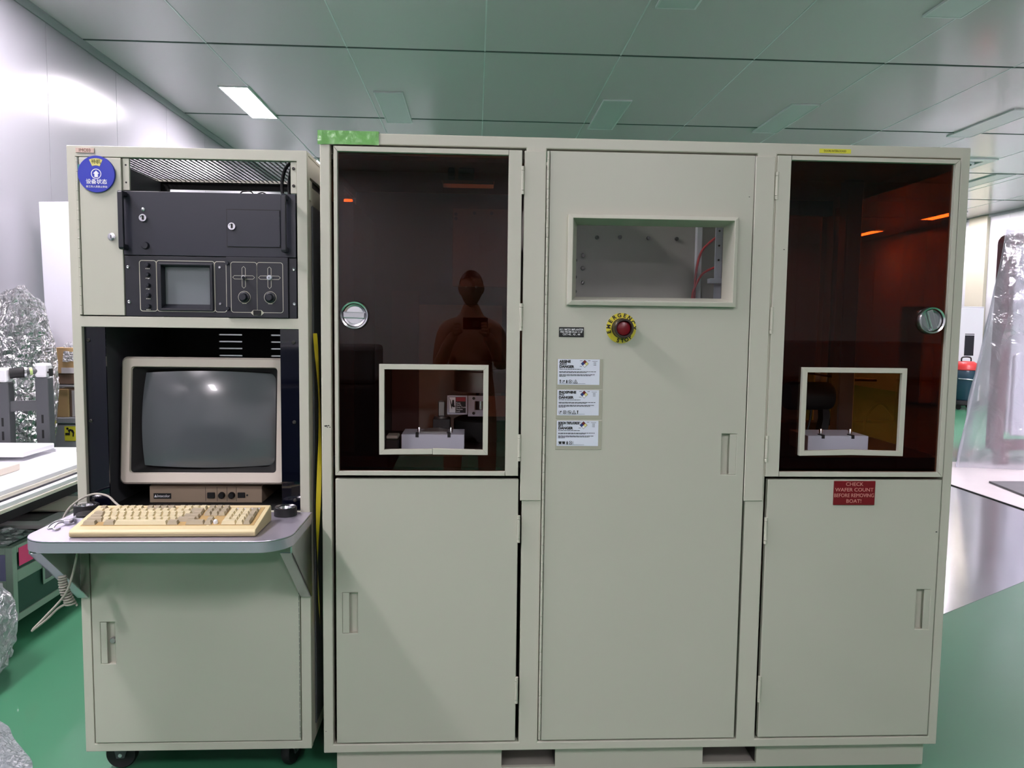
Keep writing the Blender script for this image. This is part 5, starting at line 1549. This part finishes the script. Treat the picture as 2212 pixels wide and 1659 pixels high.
# wrapped bundle and bubble wrap near the camera
b = MB()
bmesh.ops.create_icosphere(b.bm, subdivisions=5, radius=1.0)
for v in b.bm.verts:
    p = v.co.copy()
    s = 1 + noise.noise(p * 3.0) * 0.10 + noise.noise(p * 8) * 0.05 + abs(noise.noise(p * 18)) * 0.03
    q = Vector([math.copysign(abs(c) ** 0.7, c) for c in p]) * s
    v.co = Vector((q.x * 0.26, q.y * 0.25, max(-0.205, q.z * 0.21)))
b.xform(Matrix.Translation((-2.08, 0.62, 0.207)))
t = thing('wrapped_bundle', 'stretch-wrapped bundle on the green floor beside the flight case', 'wrapped bundle', (-2.08, 0.62, 0))
obj('stretch_film', b, M_FILM_WRAP, t, smooth=180)
obj('contents', MB().box(-2.22, -1.96, 0.46, 0.76, 0.03, 0.33, 0.04, 2), M_GREYCAB, t)
def bub(u, v):
    x = -2.25 + (1.05 - 0.32 * v - 0.16 * v * v) * u
    y = -0.20 + 0.58 * v
    base = 0.012 + 0.075 * max(0, 1 - u * 1.15) * (1 - 0.4 * v) + 0.03 * noise.noise(Vector((u * 4, v * 4, 2)))
    cell = 0.006 * abs(math.sin(u * 82)) * abs(math.sin(v * 58 + (int(u * 26) % 2)))
    edge_ = min(1.0, min(u, 1 - u, v, 1 - v) * 12)
    return (x + 0.02 * noise.noise(Vector((v * 6, u * 3, 8))), y, 0.004 + edge_ * (max(0.004, base) + cell))
tag(obj('bubble_wrap', MB().grid(bub, 170, 120), M_BUBBLE, None, smooth=180), 'heap of bubble wrap on the green floor near the camera', 'bubble wrap')

# ================================================================== RIGHT OF THE CABINET
t = thing('covered_machine', 'tall maroon-framed machine with white panels under draped plastic', 'machine', (6.2, 5.8, 0))
OX0, OX1, OZ1 = 5.47, 6.9, 2.43
p = []
def archp(o, r):
    q = [(OX1 - o, 0.165 + o), (OX0 + o, 0.165 + o)]
    q += [(OX0 + o + r + r * math.cos(a_), OZ1 - o - r + r * math.sin(a_)) for a_ in [PI - PI / 2 * k / 8 for k in range(9)]]
    q += [(OX1 - o, OZ1 - o)]
    return q
b = MB()
A_, B_ = archp(0, 0.09), archp(0.105, 0.03)
va = [[b.bm.verts.new((q[0], y, q[1])) for q in P_] for P_ in (A_, B_) for y in (5.38, 5.52)]
n = len(A_)
for i in range(n):
    j = (i + 1) % n
    b.bm.faces.new((va[0][i], va[0][j], va[2][j], va[2][i]))
    b.bm.faces.new((va[1][i], va[3][i], va[3][j], va[1][j]))
    b.bm.faces.new((va[0][i], va[1][i], va[1][j], va[0][j]))
    b.bm.faces.new((va[2][i], va[2][j], va[3][j], va[3][i]))
obj('frame', b, M_MAROON, t, bevel=0.012)
obj('front_panel', MB().box(5.62, 6.75, 5.43, 5.46, 0.35, 2.27, 0.01), M_MACHWHITE, t)
obj('front_panel', MB().box(5.66, 6.70, 5.40, 5.43, 0.32, 1.18, 0.01), M_FOAM, t)
obj('body', MB().box(6.10, 6.8, 5.53, 6.2, 0.28, 2.3, 0.02), M_MACHWHITE, t)
for x in (5.6, 6.75):
    obj('foot', MB().box(x - 0.05, x + 0.05, 5.39, 5.51, 0, 0.165), M_MAROON, t)
def tent(u, v):
    # u runs along the plan outline (side, front), v from top to hem
    pts_t = [(5.92, 6.05), (5.68, 5.72), (5.44, 5.36), (6.2, 5.34), (6.95, 5.34)]
    pts_b = [(5.68, 6.10), (5.30, 5.68), (5.00, 5.24), (6.0, 5.04), (7.2, 5.04)]
    f = u * 4
    i = min(3, int(f))
    g_ = f - i
    T = Vector((*pts_t[i], 0)).lerp(Vector((*pts_t[i + 1], 0)), g_)
    Bm = Vector((*pts_b[i], 0)).lerp(Vector((*pts_b[i + 1], 0)), g_)
    q = T.lerp(Bm, v ** 1.15)
    z = 2.452 * (1 - v) + 0.012
    fold = 0.035 * v * math.sin(u * 46 + 3 * noise.noise(Vector((u * 5, v * 2, 1)))) + 0.05 * noise.noise(Vector((u * 9, v * 5, 4))) * min(1, v * 4)
    d_ = Vector((Bm.x - T.x, Bm.y - T.y, 0))
    d_ = d_.normalized() if d_.length > 1e-6 else Vector((0, -1, 0))
    q = q + d_ * abs(fold) * min(1, v * 3)
    return (q.x, q.y, z)
t = thing('plastic_cover', 'milky translucent plastic sheet draped over the maroon-framed machine', 'plastic sheet', (6.1, 5.6, 0.0))
obj('drape', MB().grid(tent, 150, 70), M_FILM_TENT, t, smooth=180)
def tent_top(u, v):
    return (5.44 + 0.48 * v + (1.51 - 0.48 * v) * u, 5.34 + 0.72 * v, 2.464 + 0.006 * noise.noise(Vector((u * 5, v * 5, 2))))
obj('top_sheet', MB().grid(tent_top, 16, 10), M_FILM_TENT, t, smooth=180)
def flap(u, v):
    # loose sheet folded back across the upper front
    return (5.43 + 0.9 * u + 0.05 * noise.noise(Vector((u * 4, v * 4, 6))), 5.32 - 0.05 * math.sin(PI * v) - 0.04 * v + 0.02 * noise.noise(Vector((u * 7, v * 7, 1))), 2.45 - v * (0.75 + 0.5 * (1 - u) ** 1.5) - 0.02)
obj('folded_sheet', MB().grid(flap, 30, 40), film('clear_folded_film', (0.96, 0.96, 0.98), clear=0.86, scale=6, strength=0.6, gloss=0.14, rough=0.1, dist=0.05), t, smooth=180)
# floor sheet and dark plate
t = thing('floor_sheet', 'pale protective sheet with a black edge on the green floor under the covered machine', 'floor sheet', (5.9, 4.2, 0))
obj('sheet', MB().box(4.385, 7.6, 2.7, 5.55, 0.0105, 0.0135), M_SHEETW, t)
obj('sheet_edge', MB().plate(4.380, 7.605, 2.695, 5.555, 0.0005, 0.0105, [(4.46, 7.52, 2.78, 5.47)], axis='z'), M_BLACK, t)
tag(obj('dark_plate', MB().prism([(4.79, 4.46), (4.66, 3.60), (5.9, 3.5), (6.0, 4.45)], 'z', 0.0145, 0.030), M_PLATED, None, bevel=0.002), 'worn dark grey plate lying on the pale floor sheet', 'plate')
tag(obj('steel_sheet', MB().prism([(1.62, 0.85), (4.37, 2.55), (4.37, 5.5), (1.62, 5.5)], 'z', 0.0004, 0.003), mat('polished_sheet', (196, 196, 200), 0.14, metal=0.9, var=0.10, vscale=2.0, bump=0.05, bscale=2.2, distance=0.01), None), 'polished metal sheet laid on the green floor before the pale sheet', 'metal sheet')
# vacuum cleaner far back
t = thing('vacuum_cleaner', 'teal drum vacuum cleaner with a red lid on a black dolly far back', 'vacuum cleaner', (8.86, 11.0, 0))
vx, vy = 8.86, 11.0
obj('drum', MB().lathe((vx, vy, 0.17), [(0, 0), (0.19, 0.0), (0.205, 0.02), (0.215, 0.50), (0.205, 0.54), (0, 0.545)], (0, 0, 1), 36), M_VACBLUE, t, smooth=40)
obj('lid', MB().lathe((vx, vy, 0.7155), [(0, 0), (0.225, 0.0), (0.225, 0.05), (0.17, 0.12), (0.12, 0.15), (0, 0.155)], (0, 0, 1), 36), M_VACRED, t, smooth=40)
obj('handle', MB().tube([(vx - 0.09, vy, 0.868), (vx - 0.08, vy, 0.93), (vx, vy, 0.945), (vx + 0.08, vy, 0.93), (vx + 0.09, vy, 0.868)], 0.013), M_RUBBER, t, smooth=60)
obj('tube_clip', MB().tube([(vx - 0.21, vy - 0.12, 0.56), (vx, vy - 0.235, 0.54), (vx + 0.19, vy - 0.15, 0.48)], 0.012), M_SATIN, t, smooth=60)
dl = obj('dolly', MB().lathe((vx, vy, 0.095), [(0, 0), (0.25, 0.0), (0.25, 0.05), (0.22, 0.074), (0, 0.074)], (0, 0, 1), 32), M_RUBBER, t, smooth=40)
for a_ in (0.6, 2.1, 3.7, 5.2):
    obj('castor_wheel', MB().lathe((vx + 0.2 * math.cos(a_), vy + 0.2 * math.sin(a_), 0.047), [(0, -0.014), (0.046, -0.014), (0.046, 0.014), (0, 0.014)], (1, 0.3, 0), 20), M_MATBLK, dl, smooth=40)
# grey machine by the right wall
t = thing('control_cabinet', 'light grey machine cabinet with a red button in front of the cream pilaster', 'machine cabinet', (9.0, 12.0, 0))
obj('body', MB().box(8.35, 9.52, 11.55, 12.3, 0.05, 1.87, 0.006), M_GREYCAB, t)
obj('kick_base', MB().box(8.40, 9.47, 11.60, 12.25, 0.0, 0.0495), M_MATBLK, t)
obj('door', MB().box(8.37, 9.02, 11.53, 11.549, 0.10, 1.84, 0.003), M_GREYCAB, t)
obj('door', MB().box(9.04, 9.50, 11.53, 11.549, 0.10, 1.84, 0.003), M_MACHWHITE, t)
obj('red_button', MB().lathe((8.90, 11.53, 1.60), [(0, 0.06), (0.03, 0.055), (0.045, 0.03), (0.03, 0.0)], (0, -1, 0), 20), mat('signal_red', (214, 60, 44), 0.4), t, smooth=40)
obj('screen', MB().box(9.16, 9.34, 11.526, 11.5295, 0.95, 1.33), M_GLOSSBLK, t)
obj('screen_edge', MB().box(9.16, 9.34, 11.526, 11.5295, 1.345, 1.36), M_BLACK, t)

# ================================================================== BEHIND THE CAMERA (mirrored dimly in the panes)
def dark_machine(x0, x1, y0, y1, h, label):
    t = thing('dark_machine', label, 'machine', ((x0 + x1) / 2, (y0 + y1) / 2, 0))
    obj('body', MB().box(x0, x1, y0, y1, 0.08, h * 0.72, 0.02), M_MATBLK, t)
    obj('upper_body', MB().box(x0 + 0.1, x1 - 0.15, y0 + 0.1, y1 - 0.08, h * 0.7205, h, 0.04, 2), M_DKSTEEL, t)
    obj('kick_base', MB().box(x0 + 0.05, x1 - 0.05, y0 + 0.05, y1 - 0.05, 0, 0.0795), M_RUBBER, t)
    n_ = max(2, int((x1 - x0) / 0.6))
    for k in range(n_):
        a_ = x0 + (x1 - x0) * k / n_
        obj('door', MB().box(a_ + 0.02, a_ + (x1 - x0) / n_ - 0.02, y1 + 0.001, y1 + 0.015, 0.12, h * 0.70, 0.003), M_NAVY2, t)
    return t
dark_machine(-2.7, -0.75, -5.3, -4.4, 1.22, 'low dark machine behind the camera, mirrored in the pane with the silver latch')
dark_machine(0.75, 4.6, -5.6, -4.6, 1.30, 'long dark machine behind the camera, mirrored in the red-lit pane')

# ================================================================== THE PHOTOGRAPHER (seen mirrored in the dark pane)
def skin_mesh(name, verts, edges, radii, levels=2):
    me = bpy.data.meshes.new(name)
    me.from_pydata(verts, edges, [])
    o = bpy.data.objects.new(name, me)
    C.objects.link(o)
    sk = o.modifiers.new('skin', 'SKIN')
    sk.use_smooth_shade = True
    for i, r in enumerate(radii):
        me.skin_vertices[0].data[i].radius = r if isinstance(r, tuple) else (r, r)
        me.skin_vertices[0].data[i].use_root = (i == 0)
    sb = o.modifiers.new('sub', 'SUBSURF')
    sb.levels = levels
    sb.render_levels = levels
    dg = bpy.context.evaluated_depsgraph_get()
    out = bpy.data.meshes.new_from_object(o.evaluated_get(dg))
    bpy.data.objects.remove(o)
    bpy.data.meshes.remove(me)
    return out
px, py = -0.03, -2.66
V = [(0, 0, 0.98), (0, 0.01, 1.14), (0, 0.0, 1.32), (0, -0.01, 1.44), (0, -0.005, 1.52), (0, 0.03, 1.60),
     (0.10, 0, 0.90), (0.115, 0.015, 0.50), (0.12, -0.01, 0.09), (0.13, 0.13, 0.045),
     (-0.10, 0, 0.90), (-0.115, 0.015, 0.50), (-0.12, -0.01, 0.09), (-0.13, 0.13, 0.045),
     (0.17, -0.01, 1.42), (0.205, 0.03, 1.17), (0.135, 0.235, 1.335), (0.098, 0.29, 1.385),
     (-0.17, -0.01, 1.42), (-0.205, 0.03, 1.17), (-0.135, 0.235, 1.335), (-0.098, 0.29, 1.385)]
E_ = [(0, 1), (1, 2), (2, 3), (3, 4), (4, 5), (0, 6), (6, 7), (7, 8), (8, 9), (0, 10), (10, 11), (11, 12), (12, 13), (3, 14), (14, 15), (15, 16), (16, 17), (3, 18), (18, 19), (19, 20), (20, 21)]
Rr = [(0.155, 0.11), (0.145, 0.105), (0.165, 0.115), (0.12, 0.085), 0.058, 0.055,
      0.085, 0.062, 0.045, 0.04, 0.085, 0.062, 0.045, 0.04,
      0.062, 0.050, 0.036, 0.034, 0.062, 0.050, 0.036, 0.034]
body = skin_mesh('person', V, E_, Rr)
bm = bmesh.new()
bm.from_mesh(body)
# head with a face, joined into the same mesh
hm = bmesh.new()
bmesh.ops.create_icosphere(hm, subdivisions=4, radius=1.0)
for v in hm.verts:
    p = v.co.copy()
    x, y, z = p.x * 0.076, p.y * 0.098, p.z * 0.118
    if z < 0:
        k_ = 1 + z / 0.118 * 0.30
        x *= k_
        y = y * (1 + z / 0.118 * 0.14) + 0.010 * (-z / 0.118)
    if p.y > 0.5:
        nose = math.exp(-((p.x * 0.076 / 0.013) ** 2)) * math.exp(-(((z + 0.012) / 0.022) ** 2))
        y += 0.022 * nose
        for s in (-1, 1):
            y -= 0.010 * math.exp(-(((x - s * 0.031) / 0.014) ** 2) - (((z - 0.012) / 0.010) ** 2))
        y += 0.006 * math.exp(-((x / 0.020) ** 2) - (((z + 0.052) / 0.007) ** 2))
        y -= 0.004 * math.exp(-((x / 0.022) ** 2) - (((z + 0.047) / 0.0025) ** 2))
    if abs(p.x) > 0.9 and abs(z) < 0.03 and abs(p.y) < 0.3:
        x *= 1.12
    v.co = Vector((x, y + 0.035, z + 1.672))
tmp = bpy.data.meshes.new('h')
hm.to_mesh(tmp)
hm.free()
bm.from_mesh(tmp)
bpy.data.meshes.remove(tmp)
# hands: palm and five fingers each, closed on the phone edges
for s in (-1, 1):
    hv = [(s * 0.098, 0.29, 1.385), (s * 0.090, 0.315, 1.402), (s * 0.086, 0.335, 1.415)]
    he = [(0, 1), (1, 2)]
    hr = [0.026, (0.030, 0.020), (0.030, 0.016)]
    for k in range(4):
        ln = (0.9, 1.0, 0.95, 0.75)[k]
        dz = 0.030 - 0.019 * k
        i0 = len(hv)
        hv += [(s * 0.090, 0.340, 1.418 + dz), (s * 0.094, 0.340 + 0.024 * ln, 1.424 + dz), (s * 0.080, 0.340 + 0.032 * ln, 1.424 + dz), (s * 0.062, 0.340 + 0.0300 * ln, 1.424 + dz * 0.9)]
        he += [(2, i0), (i0, i0 + 1), (i0 + 1, i0 + 2), (i0 + 2, i0 + 3)]
        hr += [0.0095, 0.0088, 0.0082, 0.0072]
    i0 = len(hv)
    hv += [(s * 0.080, 0.318, 1.388), (s * 0.066, 0.322, 1.395), (s * 0.050, 0.326, 1.408)]
    he += [(1, i0), (i0, i0 + 1), (i0 + 1, i0 + 2)]
    hr += [0.011, 0.0100, 0.0085]
    hmesh = skin_mesh('hand', hv, he, hr)
    bm.from_mesh(hmesh)
    bpy.data.meshes.remove(hmesh)
for f in bm.faces:
    c = f.calc_center_median()
    f.smooth = True
    hand = c.y > 0.262 and c.z > 1.2
    if c.z > 1.535 or hand:
        f.material_index = 0
    elif c.z > 0.93:
        f.material_index = 1
    elif c.z > 0.10:
        f.material_index = 2
    else:
        f.material_index = 3
bm.verts.ensure_lookup_table()
zmin = min(v.co.z for v in bm.verts)
bmesh.ops.translate(bm, vec=(0, 0, -zmin + 0.001), verts=bm.verts)
body.clear_geometry()
bm.to_mesh(body)
bm.free()
body.materials.clear()
for m_ in (M_SKIN, M_COAT, M_TROUS, M_SHOE):
    body.materials.append(m_)
pr = bpy.data.objects.new('person', body)
C.objects.link(pr)
pr.location = (px, py, 0)
POS[pr.name] = Vector((px, py, 0))
tag(pr, 'person in dark clothes holding up a phone, mirrored in the dark amber pane', 'person')
hb = MB()
bmesh.ops.create_icosphere(hb.bm, subdivisions=4, radius=1.0)
for v in list(hb.bm.verts):
    p = v.co
    v.co = Vector((p.x * 0.083, p.y * 0.105 - 0.006, p.z * 0.118 + 0.006))
bmesh.ops.delete(hb.bm, geom=[v for v in hb.bm.verts if v.co.z < 0.045 - (0.075 if v.co.y < -0.015 else 0.0) + max(0, v.co.y) * 0.25], context='VERTS')
hb.xform(Matrix.Translation((px, py + 0.035, 1.672 - zmin)))
obj('hair', hb, M_HAIR, pr, smooth=180)
for s in (-1, 1):
    obj('eye', MB().ball((px + s * 0.031, py + 0.035 + 0.083, 1.684 - zmin), 0.0085, 12, 8), M_EYE, pr, smooth=180)
t = thing('phone', 'dark phone held sideways in both hands by the person', 'phone', (0, -2.325, 1.43))
obj('body', MB().box(-0.076, 0.076, -2.330, -2.322, 1.395, 1.468, 0.003, 2), M_GLOSSBLK, t)
obj('lens_bump', MB().box(-0.020, 0.020, -2.3215, -2.3195, 1.412, 1.448, 0.0008), M_MATBLK, t)
